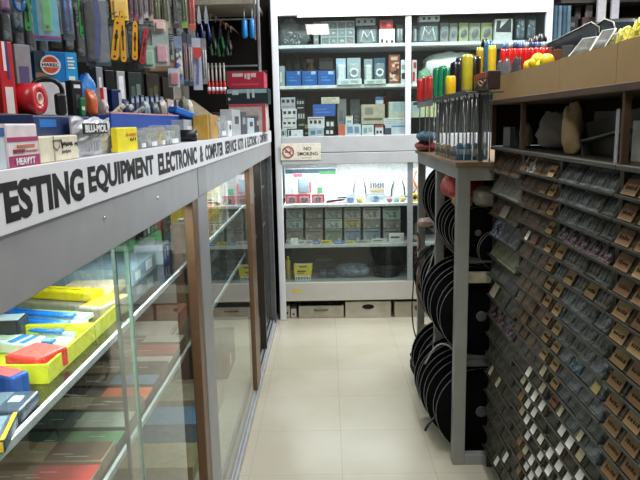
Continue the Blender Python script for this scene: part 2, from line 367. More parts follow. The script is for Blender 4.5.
crate('wooden crate with a small dark red hole beside the hanging cables', 394.5, 440, 301.5, 'spot', 4.65)
crate('plain wooden crate half hidden behind the reel shelf', 443, 488, 303, 'oval', 4.66)
for i, (x0, x1, yt, c, lb) in enumerate(((284.5, 290, 306, 'b8b4a4', 'narrow pale carton standing beside the left post under the end cabinet'), (291, 296.5, 309, 'cac6ba', 'narrow whitish carton beside the low wooden crate under the end cabinet'))):
    A = U(x0, 318, 1, 4.68); B_ = U(x1, 318, 1, 4.68); h = U(x0, yt, 1, 4.68).z
    carton('small_carton', lb, 'box', ((A.x+B_.x)/2, 4.75, 0), (B_.x-A.x, .14, h), [mt(c, .6), INK], [(.3, .3, .7, .5, 1)])
# ------------------------------------------------------------------ right side: small-parts drawer cabinets
DX = .64; PITCH = .0545
RAIL = mt('43443c', .45, .5, .2, 20); BODY = mt('2a2a25', .6, .2, .15, 20)
BROWN = [mottle(('5a4834', '66523a', '4f3f2e', '705c44', '463828'), .016, .5, (1, 1, .5)), mottle(('5e4a35', '6b553c', '4a3b2b', '735f48', '544330'), .018, .5, (1, 1, .4)), mottle(('504535', '5c513e', '574a38', '443a2e', '6a5c44'), .016, .5)]
CLR = [mottle(('444a46', '565d5a', '4b514c', '686f6c', '3c403c'), .018, .45), mottle(('50565a', '666c6e', '494e50', '767c7e', '5a6064'), .018, .45), mottle(('484c46', '5b6058', '50544a', '3a3e3a', '6a6f64'), .018, .45)]
PURP = mottle(('4c3c44', '6c5560', '3b3036', '7c6870', '2e2628'), .012, .25)
DIM = [mottle(('3c392e', '48443a', '343127', '504b3e', '403c32'), .02, .4), mottle(('424036', '4c4a40', '38362e', '56544a', '46443a'), .018, .35)]
TEAL = mottle(('2f4854', '446878', '263a42', '5d8496', '334f5c'), .012, .2)
PALE = [mottle(('8a8a84', '94948e', '7c7c75', '9e9e98', '88887f'), .025, .3), mottle(('7a7c68', '868872', '6e705c', '8e9078', '7c7e68'), .025, .3)]
KRAFT = mt('7d5f3e', .7, 0, .15, 60); TAN = mt('94794f', .7, 0, .12, 60); WCARD = mt('e4e2da', .7, 0, .1, 60); CREAMC = mt('b3a88a', .7, 0, .1, 60); RUST = mt('7a4d33', .7, 0, .15, 60)
SCR = mt('3a2c1e', .8)
_dm = {}; SLANT = .55
def drawer_mesh(w_, h_, mat, key):
    k = (round(w_, 4), round(h_, 4), mat.name, key)
    if k in _dm: return _dm[k]
    b = MB()      # front faces local -Y, tilted a little back, open top tray
    sl = h_*SLANT; TL = T4(0, 0, 0) @ RX(-math.atan(SLANT)); hf = h_*math.sqrt(1+SLANT*SLANT)
    b.prism([(0, 0), (.10, 0), (.10, h_*.9), (sl, h_)], -w_/2, w_/2, 0, M=Matrix(((0, 1, 0, 0), (1, 0, 0, 0), (0, 0, 1, 0), (0, 0, 0, 1))))
    b.box((-w_/2+.001, -.003, 0), (w_/2-.001, .001, hf*.1), 0, .001, M=TL)
    if key == 'bag':
        for i in range(3): b.ball((-w_*.3+i*w_*.3, .0, hf*.52), hf*.36, 0, (.7, .2, 1), n=8, M=TL)
    else:
        b.box((-w_/2+.002, -.0025, hf*.12), (w_/2-.002, .001, hf*.97), 0, .0015, M=TL)
    o = b.build('drawer', mat); me = o.data; bpy.data.objects.remove(o)
    _dm[k] = me; return me
_lm = {}
def label_mesh(w_, h_, mat, marks):
    k = (round(w_, 3), round(h_, 3), mat.name, marks)
    if k in _lm: return _lm[k]
    b = MB(); b.box((-w_/2, -.0012, 0), (w_/2, 0, h_), 0)
    if marks:
        rr = random.Random(marks)
        x = -w_*.36
        while x < w_*.34:
            l = rr.uniform(.06, .16)*w_; b.box((x, -.0018, h_*.36), (x+l, -.0011, h_*rr.uniform(.5, .62)), 1); x += l+w_*.05
    o = b.build('label_card', [mat, SCR]); me = o.data; bpy.data.objects.remove(o); _lm[k] = me; return me
TOPZ = 1.346
def drawer_unit(label, y0, y1, rows, cols, pitch, chooser, right=False):
    th = thing('parts_cabinet', label, 'cabinet', (DX+.15, (y0+y1)/2, 0), 0)
    def K(mb, name, mat):
        o = mb.build(name, mat, th); o.matrix_parent_inverse = Matrix.Translation(th.location).inverted(); return o
    K(MB().box((DX+.11, y0, 0), (DX+.3, y1, TOPZ-.012)), 'cabinet_back', BODY)
    K(MB().box((DX+.010, y0+.0005, 0), (DX+.11, y0+.009, TOPZ-.012)).box((DX+.010, y1-.009, 0), (DX+.11, y1-.0005, TOPZ-.012)), 'side_panel', RAIL)
    K(MB().box((DX-.006, y0+.0005, TOPZ-.012), (DX+.3, y1-.0005, TOPZ), 0, .002), 'top_panel', mt('4c4a42', .5, .3))
    b = MB()
    for r in range(rows+1):
        z = TOPZ-.012-r*pitch
        if r: b.box((DX-.004, y0+.009, z-.004), (DX+.11, y1-.009, z)); b.box((DX-.008, y0+.002, z-.005), (DX-.004, y1-.002, z+.002), 0, .001)
    K(b, 'shelf_rails', RAIL)
    cw = (y1-y0-.02)/cols
    for r in range(rows):
        zb = TOPZ-.012-(r+1)*pitch
        for c_ in range(cols):              # c_=0 is farthest from the camera
            mat, key, lab = chooser(r, c_)
            if mat is None: continue
            w_ = cw-.002
            d = bpy.data.objects.new('drawer', drawer_mesh(w_, pitch-.0075, mat, key)); COL.objects.link(d); d.parent = th
            d.location = (DX-th.location.x+random.uniform(-.003, .003), y1-.01-(c_+.5)*cw-th.location.y, zb+.0005); d.rotation_euler = (0, 0, -PI/2)
            if lab:
                lm, lw, lh, mk = lab
                l = bpy.data.objects.new('label_card', label_mesh(w_*lw, pitch*lh*1.12, lm, mk)); COL.objects.link(l); l.parent = d
                l.location = (random.uniform(-.004, .004), -.0042, pitch*.08); l.rotation_euler = (-math.atan(SLANT)+.02, 0, 0)
    return th
R = random.Random(3)
def chA(r, c):
    pal = {0: BROWN[0], 1: PALE[0], 2: BROWN[2], 3: CLR[1], 4: PALE[1], 5: DIM[1], 6: DIM[1], 7: PURP}
    m = pal.get(r, R.choice(DIM))
    if r in (3,) and c == 0: m = mottle(('8f98a8', '55607a', 'c0c8d4', '3b4456'), .012, .15)
    lab = None
    if r == 2 and c == 1: lab = (mt('8a8c80', .6), .7, .5, 0)
    if r == 6 and c == 0: lab = (CREAMC, .6, .6, 0)
    if r > 8 and R.random() < .3: lab = (R.choice([WCARD, CREAMC]), .25, .4, 0)
    return m, 'bag' if r in (0,) else 'flat', lab
def chB1(r, c):
    m = R.choice(BROWN) if r < 11 else R.choice(DIM+[BROWN[2]])
    lab = None
    if r < 11:
        if c == 4: lab = (TAN, .75, .6, 5+r % 3)
        elif r == 4 and c == 1: lab = (WCARD, .4, .5, 0)
        elif R.random() < .3: lab = (mt('5f4a34', .7), .8, .5, 0)
    else:
        p = .85 if r > 12 else .4
        if c >= 1 and R.random() < p: lab = (R.choice([WCARD, WCARD, CREAMC]) if c > 1 else R.choice([TAN, KRAFT, CREAMC]), .5, .56, 0)
    if r == 0 and c in (0, 1): m = mottle(('c8c4c0', '8c7868', 'e2e0e4', '5a4a3c'), .014, .2)
    return m, 'bag' if r < 5 else 'flat', lab
def chB2(r, c):
    if r < 2: m = R.choice(CLR[:2]); lab = None
    elif r in (2,): m = R.choice(CLR); lab = None
    elif r == 3: m = PURP; lab = None
    elif r < 6: m = R.choice(DIM+CLR[2:]); lab = (TAN, .8, .65, 4) if c in ((1, 3) if r == 5 else (0,)) else None
    elif r < 13:
        m = R.choice(CLR); lab = (RUST if r == 12 else TAN, .7, .6, 3) if c == 0 else None
        if r == 9 and c == 2: m = TEAL
        if r == 9 and c == 4: lab = (mt('a89a5c', .6), .5, .4, 0)
    else:
        m = R.choice(DIM); lab = (R.choice([WCARD, CREAMC]), .48, .55, 0) if R.random() < .8 else None
    if r == 12 and c > 0: lab = (CREAMC, .3, .45, 0) if c % 2 else None
    return m, 'bag' if r < 9 else 'flat', lab
def chC(r, c):
    return R.choice(BROWN+DIM), 'flat', (R.choice([KRAFT, TAN, KRAFT]) if r < 12 else R.choice([KRAFT, mt('5c4c34', .7)]), .74, .6, 11+(r*3+c) % 7)
drawer_unit('small-parts cabinet of wider pale bins next to the cable reel shelf', 2.147, 2.52, 15, 3, .082, chA)
drawer_unit('small-parts cabinet with brown drawers above and white square labels below', 1.80, 2.146, 22, 5, PITCH, chB1)
drawer_unit('small-parts cabinet with clear bags of grey parts in its drawers', 1.427, 1.799, 19, 5, PITCH, chB2)
drawer_unit('small-parts cabinet nearest the camera with large kraft labels on its drawers', 1.05, 1.426, 16, 4, PITCH, chC)

# open shelf above the drawers
WOOD = mt('4a3624', .6, 0, .2, 18); CARD = mt('a3875a', .75, 0, .06, 12); CARDIN = mt('a68a60', .8, 0, .06, 12)
us = thing('overhead_shelf', 'brown wooden open shelf on thin uprights above the drawer cabinets', 'shelf', (DX+.2, 1.8, TOPZ))
def V(mb, name, mat): return P(mb, name, mat, us)
V(MB().box((DX-.01, .7, 1.502), (DX+.42, 2.56, 1.520), 0, .002), 'shelf_board', WOOD)
for y in (2.535, 2.16, 1.42): V(MB().box((DX, y-.006, TOPZ), (DX+.016, y+.006, 1.502), 0, .001), 'upright', WOOD)
V(MB().box((DX+.36, .7, TOPZ), (DX+.375, 2.56, 1.502)), 'back_board', mt('3a3026', .8))
V(MB().box((DX+.017, 2.55, TOPZ), (DX+.375, 2.558, 1.502)), 'end_board', mt('2e261e', .8))
V(MB().box((DX+.30, .7, TOPZ-.02), (DX+.36, 2.56, TOPZ)), 'rear_ledge', mt('3a3026', .8))
# cardboard trays on the shelf
CUT = [2.53, U(560, 60, 0, DX).y, U(617, 60, 0, DX).y, 1.02]
for i, (y1, y0, lb) in enumerate(zip(CUT, CUT[1:], ('long open cardboard tray holding red bottles and yellow knobs', 'open cardboard tray with framed lattice packs, middle of three', 'open cardboard tray with yellow mesh bags nearest the camera'))):
    th = thing('cardboard_tray', lb, 'tray', (DX+.15, (y0+y1)/2, 1.520)); L = (y1-y0)/2-.0015
    MB().box((-.15, -L, 0), (-.146, L, .086+.002*i)).build('front_panel', CARD, th)
    MB().box((-.145, -L, 0), (.15, L, .004)).box((.146, -L, .004), (.15, L, .086)).box((-.145, -L, .004), (.145, -L+.004, .084)).box((-.145, L-.004, .004), (.145, L, .084)).build('tray_body', CARDIN, th)

# ------------------------------------------------------------------ cable reel shelf
GP = mt('8d8f89', .5, 0, .06, 14); GP2 = mt('8d8f8c', .5, 0, .06, 14)
rs = thing('reel_shelf', 'grey painted wooden shelf frame holding black cable reels on the right of the aisle', 'shelf', (.66, 3.2, 0))
def G(mb, name, mat=GP): return P(mb, name, mat, rs)
HX = .512; HT = 1.268; HX1 = .93
G(MB().box((HX, 2.53, 0), (HX+.05, 2.58, HT), 0, .002), 'front_post')
G(MB().box((HX, 3.02, 0), (HX+.04, 3.06, HT), 0, .002), 'middle_post', GP2)
G(MB().box((HX, 3.62, 0), (HX+.04, 3.66, HT), 0, .002), 'middle_post', GP2)
G(MB().box((HX1-.04, 2.53, 0), (HX1, 2.58, HT), 0, .002), 'rear_side_post')
G(MB().box((HX+.05, 2.53, HT-.055), (HX1-.04, 2.555, HT), 0, .001), 'top_apron')
G(MB().box((HX+.05, 2.53, 0), (HX1-.04, 2.57, .045), 0, .002), 'bottom_rail', GP2)
G(MB().box((HX+.05, 2.56, .79), (HX1-.04, 2.6, .83), 0, .002), 'cross_rail', mt('a39d88', .6))
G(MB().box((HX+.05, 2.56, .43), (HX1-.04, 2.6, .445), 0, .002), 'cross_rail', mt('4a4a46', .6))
G(MB().box((HX, 2.58, HT-.05), (HX+.015, 3.62, HT), 0, .001), 'side_apron', GP2)
G(MB().box((HX-.012, 2.515, HT), (HX1+.01, 3.68, HT+.018), 0, .003), 'top_board', mt('8d7152', .55, 0, .15, 20))
G(MB().box((HX1-.012, 2.58, 0), (HX1, 3.66, HT)), 'rear_panel', mt('1c1c1b', .8))
G(MB().box((HX+.04, 2.60, .445), (HX1-.012, 3.64, .455)).box((HX+.04, 2.60, .865), (HX1-.012, 3.64, .875)), 'shelf_board', mt('4c4d4a', .6))

BLK = mt('050506', .85, 0, .2, 30); RIM = mt('7c7e80', .4, .3)
CBL = [mt('121214', .4, 0, .2, 80), mt('2b2f2c', .4), mt('4c3e2c', .45), mt('1b2a25', .4)]
def reel(r, wd, cable, name='cable_reel'):
    """axis along local Y, standing on its rim at z=0"""
    th = bpy.data.objects.new(name, None); COL.objects.link(th); th.empty_display_size = .05
    TM = T4(0, 0, r) @ RX(PI/2)
    for sgn in (-1, 1):
        y = sgn*wd/2; b = MB()
        b.lathe([(r*.12, y-.003), (r-.002, y-.003), (r, y), (r-.002, y+.003), (r*.12, y+.003)], 40, 0, M=TM)
        for k in range(6):
            a = k*PI/3; b.box((r*.3, -.012, y-.0045), (r*.8, .012, y+.0045), 0, .002, M=TM @ RZ(a))
        b.tube([(r*math.cos(k*PI/24), -r*math.sin(k*PI/24), y+.0) for k in range(48)], .0017, 1, 5, TM, True)
        f = b.build('flange', [BLK, RIM], th)
    b = MB(); prof = [(r*.35, -wd/2+.004)]
    n = int(wd/.008)
    for i in range(n):
        z = -wd/2+.004+(i+.5)*(wd-.008)/n; prof += [(r*.80, z-.003), (r*.83, z), (r*.80, z+.003)]
    prof.append((r*.35, wd/2-.004)); b.lathe(prof, 32, 0, M=TM); b.build('cable_winding', cable, th)
    b = MB(); b.lathe([(r*.10, -wd/2-.004), (r*.13, -wd/2-.004), (r*.13, wd/2+.004), (r*.10, wd/2+.004)], 20, 0, M=TM); b.build('hub', mt('55585a', .5), th)
    return th
protos = {}
def put_reel(label, x, y, z, r, wd=.07, c=0, group='cable reels on the grey shelf', rot=0):
    k = (r, wd, c)
    if k not in protos: o = reel(r, wd, CBL[c]); protos[k] = o
    else: o = clone(protos[k])
    o.location = (x, y, z); o.rotation_euler = (0, 0, rot); tag(o, label, 'cable reel', group)
for a in (
    ('large black cable reel on the floor nearest the grey front post', .652, 2.66, 0, .198),
    ('large black cable reel on the floor, second behind the grey front post', .632, 2.775, 0, .203),
    ('large black cable reel on the floor, third behind the grey front post', .622, 2.89, 0, .205),
    ('large black cable reel on the floor, fourth behind the grey front post', .618, 2.980, 0, .205),
    ('black cable reel on the lower shelf nearest the grey front post', .640, 2.66, .455, .175),
    ('black cable reel on the lower shelf, second behind the grey front post', .625, 2.79, .455, .18),
    ('black cable reel on the lower shelf, third behind the grey front post', .622, 2.93, .455, .185),
    ('smaller black cable reel on the upper shelf nearest the grey front post', .625, 2.69, .875, .108),
    ('smaller black cable reel on the upper shelf, second behind the front post', .615, 2.79, .875, .112),
    ('smaller black cable reel on the upper shelf, third behind the front post', .610, 2.89, .875, .115),
    ('black cable reel high in the middle bay, front one', .69, 3.20, .875, .185),
    ('black cable reel high in the middle bay, rear one', .68, 3.33, .875, .185),
    ('black cable reel on the floor of the middle bay, front one', .655, 3.16, 0, .20),
    ('black cable reel on the floor of the middle bay, rear one', .64, 3.30, 0, .20),
    ('black cable reel in the middle bay just above floor level of the lower shelf', .66, 3.20, .455, .19),
): put_reel(*a)
put_reel('small grey-faced reel standing behind the wide bins, seen through the shelf end', .70, 2.625, .835, .08, .03, 1)
def coil(label, x, y, z, R0, mat, name='cable_coil', turns=5, tilt=0.0, cat='cable', sx=1):
    b = MB(); pts = []
    n = turns*24; rr = random.Random(int(x*1000+y*77))
    for i in range(n+1):
        a = i/24*2*PI; q = R0+rr.uniform(-.012, .012); pts.append((sx*q*math.cos(a), (i/n-.5)*.05, R0+.014+q*math.sin(a)))
    b.tube(pts, .005, 0, 6); o = b.build(name, mat, None, (x, y, z), tilt); return tag(o, label, cat)
coil('loose tan cable coil leaning at the far end of the reel shelf', .575, 3.50, .0, .15, mt('6d5c42', .5), turns=6, sx=.6)
coil('loose dark green cable coil on the floor at the far end of the reel shelf', .53, 3.44, 0, .11, mt('2b352d', .5), turns=4, sx=.7)
coil('black cable coil above the red wires at the far end of the reel shelf', .60, 3.50, .455, .15, mt('151517', .5), turns=5, sx=.8)
def wire(label, pts, r, mat, name='hanging_cable'):
    b = MB(); P0 = [Vector(p) for p in pts]; out = []
    for i in range(len(P0)-1):
        a = P0[max(i-1, 0)]; p, q = P0[i], P0[i+1]; d = P0[min(i+2, len(P0)-1)]
        for k in range(6):
            s_ = k/6; out.append(.5*((2*p)+(q-a)*s_+(2*a-5*p+4*q-d)*s_*s_+(3*p-a-3*q+d)*s_**3))
    out.append(P0[-1]); o0 = P0[0].copy(); b.tube([v-o0 for v in out], r, 0, 6)
    return tag(b.build(name, mat, None, o0), label, 'cable')
def px(l, Y): return [U(x, y, 1, Y) for x, y in l]
wire('thin white cable hanging down beside the middle bay of the reel shelf', px([(433, 222), (436, 240), (431, 262), (425, 282), (429, 305), (434, 325), (433, 350), (435, 372)], 3.0), .003, mt('a5a49c', .4))
wire('thick tan cable looping out of the reel shelf into the aisle', px([(430, 262), (420, 275), (417, 290), (422, 306), (432, 318)], 3.35), .007, mt('6d5f4a', .5))
wire('second tan cable hanging inside the loop of the first', px([(436, 250), (426, 270), (423, 288), (427, 304), (434, 314)], 3.2), .005, mt('7d725e', .5))
wire('long black cable hanging nearly to the floor at the far end of the reel shelf', px([(415, 262), (413, 290), (412, 310), (414, 330), (420, 346), (428, 350)], 3.4), .004, mt('141414', .5))
wire('red wire tangle hanging at the far end of the reel shelf', px([(417, 232), (420, 245), (415, 256), (421, 268), (417, 280), (424, 290)], 3.45), .004, mt('6d1f20', .5))
wire('short black cable end sticking out over the floor from the lowest reel', [U(439, 411, 1, 2.70), U(434, 418, 1, 2.68), U(428, 425, 1, 2.66), U(425, 431, 1, 2.65)], .006, mt('0e0e10', .4))
wire('pale cable arc across the lower reels in the aisle', px([(425, 364), (433, 350), (441, 344), (449, 346), (455, 352)], 2.62), .004, mt('8b8d8a', .4))
from mathutils import noise
# ------------------------------------------------------------------ goods in the end cabinet
PW = mt('e8eaee', .45); PG = mt('a8adb2', .5); PK = mt('1c1f24', .45); PB = mt('2468b8', .4); PR = mt('b8262c', .4); PY = mt('d8cc3a', .4); PCR = mt('d9d3bd', .5); PGR = mt('4f9a68', .45); PLB = mt('8fbcd8', .45); PNV = mt('22365c', .45); PPK = mt('d88a94', .45); PTN = mt('b59a72', .55); PCY = mt('7fc4c8', .4)
PRINT = {
 'dots': [(.08, .55, .27, .82, 1), (.4, .55, .6, .82, 1), (.73, .55, .92, .82, 1), (.1, .15, .9, .25, 2)],
 'text': [(.08, .7, .8, .82, 1), (.08, .45, .6, .54, 2), (.08, .2, .9, .3, 2)],
 'photo': [(.12, .12, .88, .62, 1), (.12, .74, .7, .9, 2)],
 'band': [(0, .62, 1, .88, 1), (.1, .2, .6, .32, 2)],
 'patch': [(.15, .2, .45, .7, 1), (.55, .3, .85, .75, 2)],
 'top': [(.05, .68, .95, .95, 1), (.55, .1, .92, .4, 2)],
 'none': []}
def box_px(name, label, cat, x0, x1, yt, zb, Yf, d, mats, pr='text', group=None, rot=0, sides=()):
    ym = (yt+U((x0+x1)/2, yt, 1, Yf).z*0+yt)/2
    A = U(x0, yt, 1, Yf); B_ = U(x1, yt, 1, Yf); h = U((x0+x1)/2, yt, 1, Yf).z-zb
    w_ = (B_.x-A.x)-.003
    o = carton(name, label, cat, ((A.x+B_.x)/2, Yf+d/2, zb), (w_, d, h), mats, PRINT[pr] if isinstance(pr, str) else pr, rot, group, sides)
    return zb+h+.0008
def pack(name, label, cat, loc, w_, h_, d, card, fill, shape='blob', rot=0, group=None, lean=0, head=None, bub=(.08, .08, .92, .8)):
    """carded blister pack, bottom edge at loc, front faces local -Y: card, bubble, contents"""
    th = thing(name, label, cat, loc, rot, group)
    T = RX(-lean)
    MB().box((-w_/2, 0, 0), (w_/2, .0015, h_), 0, M=T).build('backing_card', card, th)
    if head: MB().box((-w_/2+.002, -.0006, h_*.82), (w_/2-.002, 0, h_*.99), 0, M=T).build('header_print', head, th)
    u0, v0, u1, v1 = bub; x0 = -w_/2+u0*w_; x1 = -w_/2+u1*w_; z0 = v0*h_; z1 = v1*h_; cx = (x0+x1)/2; cz = (z0+z1)/2; bw = x1-x0; bh = z1-z0
    b = MB()
    if shape == 'blob': b.box((x0+bw*.06, -d*.8, z0+bh*.06), (x1-bw*.06, -.001, z1-bh*.06), 0, d*.3, M=T)
    elif shape == 'rod':
        for k in (-.25, .25): b.cyl((cx+bw*k, -d*.5, z0+bh*.08), (cx+bw*k, -d*.5, z1-bh*.08), min(bw*.18, d*.45), n=10, M=T)
    elif shape == 'M':
        for k in (-1, 1):
            b.tube([(cx+k*bw*.38, -d*.4, z0+bh*.1), (cx+k*bw*.22, -d*.4, z1-bh*.12), (cx, -d*.4, z0+bh*.4)], bw*.05, 0, 6, M=T)
    elif shape == 'mouse': b.ball((cx, -d*.35, cz), bw*.34, 0, (1, min(1, d*.5/(bw*.34)), min(1.5, bh*.42/(bw*.34))), M=T @ T4(cx, 0, cz) @ RY(.5) @ T4(-cx, 0, -cz))
    elif shape == 'tool':
        b.prism([(cx-bw*.2, z0+bh*.05), (cx+bw*.05, z0+bh*.05), (cx+bw*.22, z0+bh*.55), (cx+bw*.12, z1-bh*.05), (cx-bw*.1, z1-bh*.05), (cx-bw*.05, z0+bh*.5)], -d*.7, -.001, M=T)
    elif shape == 'ring': b.tube([(cx+min(bw, bh)*.33*math.cos(k*PI/10), -d*.4, cz+min(bw, bh)*.33*math.sin(k*PI/10)) for k in range(20)], d*.22, 0, 6, M=T, closed=True)
    b.build('contents', fill, th)
    MB().box((x0, -d, z0), (x1, -.0005, z1), 0, d*.35, M=T).build('bubble', CLEAR, th)
    return th
def pack_px(name, label, cat, x0, x1, yt, zb, Yf, d, card, fill, shape='blob', **k):
    A = U(x0, yt, 1, Yf); B_ = U(x1, yt, 1, Yf); h = A.z-zb
    return pack(name, label, cat, ((A.x+B_.x)/2, Yf+d+.004, zb), B_.x-A.x-.003, h, d, card, fill, shape, **k)
def bag(name, label, cat, loc, sz, mat, inner=None, rot=0, group=None, seed=1, parts=True):
    """soft bag: pinched pillow standing on its base"""
    th = thing(name, label, cat, loc, rot, group); w_, d_, h_ = sz; rr = random.Random(seed)
    b = MB(); b.ball((0, 0, 0), 1, 0, (1, 1, 1), n=26)
    for v in b.bm.verts:                       # boxy pillow, crumpled, pinched towards its open top
        p = [math.copysign(abs(c)**.62, c) for c in v.co]; t_ = (p[2]+1)/2
        nz = noise.noise(Vector((p[0]*2.3+seed*3.1, p[1]*2.3, p[2]*2.3)))*.22+noise.noise(Vector((p[0]*6+seed, p[1]*6, p[2]*6)))*.09
        k = (1-.12*max(0, t_-.55)/.45)*(1+nz); ky = (1-.6*max(0, t_-.6)/.4)*(1+nz*1.3)
        v.co = (p[0]*w_/2*k, p[1]*d_/2*ky, max(0, h_*(t_*(.94+.10*noise.noise(Vector((p[0]*2.5, p[1], seed)))))))
    b.build('bag_film', mat, th)
    if inner:
        c = MB()
        for i in range(9):
            c.ball((rr.uniform(-.3, .3)*w_, rr.uniform(-.2, .2)*d_, h_*(.14+.5*rr.random())), min(w_, d_, h_)*.2, 0, (1.2, .8, .8), n=8)
        c.build('contents', inner, th)
    return th
def bag_px(name, label, cat, x0, x1, yt, zb, Yf, d, mat, inner=None, **k):
    A = U(x0, yt, 1, Yf); B_ = U(x1, yt, 1, Yf)
    return bag(name, label, cat, ((A.x+B_.x)/2, Yf+d/2, zb), (B_.x-A.x, d, A.z-zb), mat, inner, **k)
CF = BY+.045                       # front line of the goods
g1, g2, g3 = 'packs on the top shelf of the end cabinet', 'packs on the second shelf of the end cabinet', 'boxes on the third shelf of the end cabinet'
z = SHZ[1]
STEEL = mottle(('8b969c', '3c454b', 'c8d0d6', '5d686e', '22292d'), .012, .2)
bag_px('plastic_bag', 'clear bag of small shiny metal parts at the left end of the top shelf', 'bag', 278, 309, 22, z, CF+.02, .12, CLEAR, STEEL, seed=3)
bag_px('plastic_bag', 'dim bag of grey parts behind the shiny bag, left end of the top shelf', 'bag', 279, 298, 17, z, CF+.17, .1, HAZE, mt('4a4f50', .4), seed=5)
box_px('slim_carton', 'slim dull grey carton standing right of the bag on the top shelf', 'box', 313, 318.5, 22, z, CF+.03, .1, [mt('80878a', .5), PK, PG], 'text')
# case with compartments
A = U(320.5, 21, 1, CF); B_ = U(354.5, 21, 1, CF); wc = B_.x-A.x; hc = A.z-z
th = thing('parts_organizer', 'upright teal-grey organizer case with red items in its compartments on the top shelf', 'case', ((A.x+B_.x)/2, CF+.06, z))
MB().box((-wc/2, -.03, 0), (wc/2, .03, hc), 0, .004).build('case_back', mt('3f5458', .4), th)
b = MB()
for i in range(5): b.box((-wc/2+i*(wc-.006)/4, -.042, 0), (-wc/2+.006+i*(wc-.006)/4, -.03, hc))
for i in range(4): b.box((-wc/2, -.042, i*(hc-.006)/3), (wc/2, -.03, .006+i*(hc-.006)/3))
b.build('dividers', mt('9fb4b4', .35), th)
rr = random.Random(5)
for i in range(4):
    for j in range(3):
        c = [mt('6f8a90', .4), mt('a8bcc0', .4), mt('35484e', .4), mt('8aa39a', .4)][rr.randrange(4)]
        if (i, j) in ((2, 2), (3, 0)): c = PR
        x = -wc/2+(i+.5)*wc/4; zz = (j+.5)*hc/3
        MB().ball((x, -.033, zz), .012, 0, (1.1, .5, .8), n=8).build('small_part', c, th)
MB().box((-wc/2+.002, -.046, .002), (wc/2-.002, -.043, hc-.002)).build('clear_lid', CLEAR, th)
pack_px('blister_pack', 'blister pack with a pale M-shaped tool, under the long dotted box on the top shelf', 'package', 357, 378, 25.5, z, CF, .03, mt('56646a', .5), PW, 'M', group=g1)
zt = U(357, 25.3, 1, CF).z
box_px('long_carton', 'long grey box with three dark dots lying on top of the M-shaped blister pack', 'box', 355.5, 375.5, 18, zt+.001, CF, .08, [PG, PK, PK], [(.1, .3, .22, .7, 1), (.42, .3, .54, .7, 1), (.75, .3, .87, .7, 1)])
zz = box_px('carton', 'white carton with three dark marks at its foot under the red box, top shelf', 'box', 379, 395, 29, z, CF, .1, [PW, PK, PK], [(.12, .05, .25, .3, 1), (.42, .03, .55, .2, 2), (.75, .03, .9, .2, 1)])
box_px('carton', 'red box stacked on the white carton on the top shelf', 'box', 379.5, 393, 20, zz, CF, .09, [PR, mt('7c1a20', .4), mt('d86a60', .4)], 'patch')
pack_px('blister_pack', 'clear pack with pale metal part left of the white door post on the top shelf', 'package', 396.5, 404, 24, z, CF, .03, mt('59666a', .5), PG, 'rod', group=g1)
pack_px('blister_pack', 'narrow clear pack right of the white door post on the top shelf', 'package', 413, 418, 25, z, CF, .03, mt('59666a', .5), PG, 'tool', group=g1)
pack_px('blister_pack', 'wide clear pack of pale curved leads under the white box with three dots', 'package', 418.5, 440, 21.5, z, CF, .035, mt('47565c', .5), mt('c4d4d6', .3), 'M', group=g1)
box_px('long_carton', 'white box with three dark dots on top of the pack of pale leads', 'box', 419, 440, 15.8, U(430, 21.3, 1, CF).z+.001, CF, .08, [PW, PK, mt('6a3030', .4)], [(.17, .3, .3, .75, 1), (.42, .3, .55, .75, 2), (.78, .3, .9, .75, 1)])
for i, (x0, x1, c, f, lb) in enumerate(((441, 450, '7a8480', '454b4e', 'blister pack with dark rounded part right of the pale leads on the top shelf'), (450.5, 459, '8e9690', '53595c', 'blister pack with dark rounded part on grey-white card, middle of the top shelf right side'), (460, 470, 'aeb57a', '3e464a', 'yellow-green carded pack with dark rounded part on the top shelf'), (470.5, 482, 'a4ab8e', '4a5256', 'pale green carded pack with dark slanting part on the top shelf'), (482.5, 494, 'b4bd7c', '3c4448', 'yellow-green pack with dark part beside the black and white pack'))):
    pack_px('blister_pack', lb, 'package', x0, x1, 22+.3*(i % 2), z, CF, .035, mt(c, .45), mt(f, .35), 'mouse', group=g1)
box_px('carton', 'white box with a black diagonal picture on the top shelf', 'box', 495, 513, 19, z, CF, .06, [mt('cfd3d4', .45), PK, PG], 'none')
q = U(504, 25, 1, CF)
b = MB(); b.prism([(-.05, -.045), (.045, .05), (.05, .02), (.05, -.05)], -.0009, 0); b.prism([(-.055, -.05), (-.05, .03), (-.02, .03), (-.03, -.03)], -.0009, 0)
o = b.build('printed_picture', mt('2a3034', .4), None, (q.x, CF, q.z)); tag(o, 'black diagonal sticker on the white box on the top shelf', 'sticker')
pack_px('blister_pack', 'tall dark blue pack of bottles at the right end of the top shelf, left one', 'package', 517, 527, 13, z, CF, .04, mt('2c4056', .4), mottle(('4a6c88', '9db8c8', '24384a'), .015, .2), 'rod', group=g1)
pack_px('blister_pack', 'tall dark blue pack beside the white corner post on the top shelf', 'package', 528, 538, 14, z, CF, .04, mt('28384c', .4), mottle(('3c5c78', '7d98a8', '1c2a3a'), .015, .2), 'rod', group=g1)
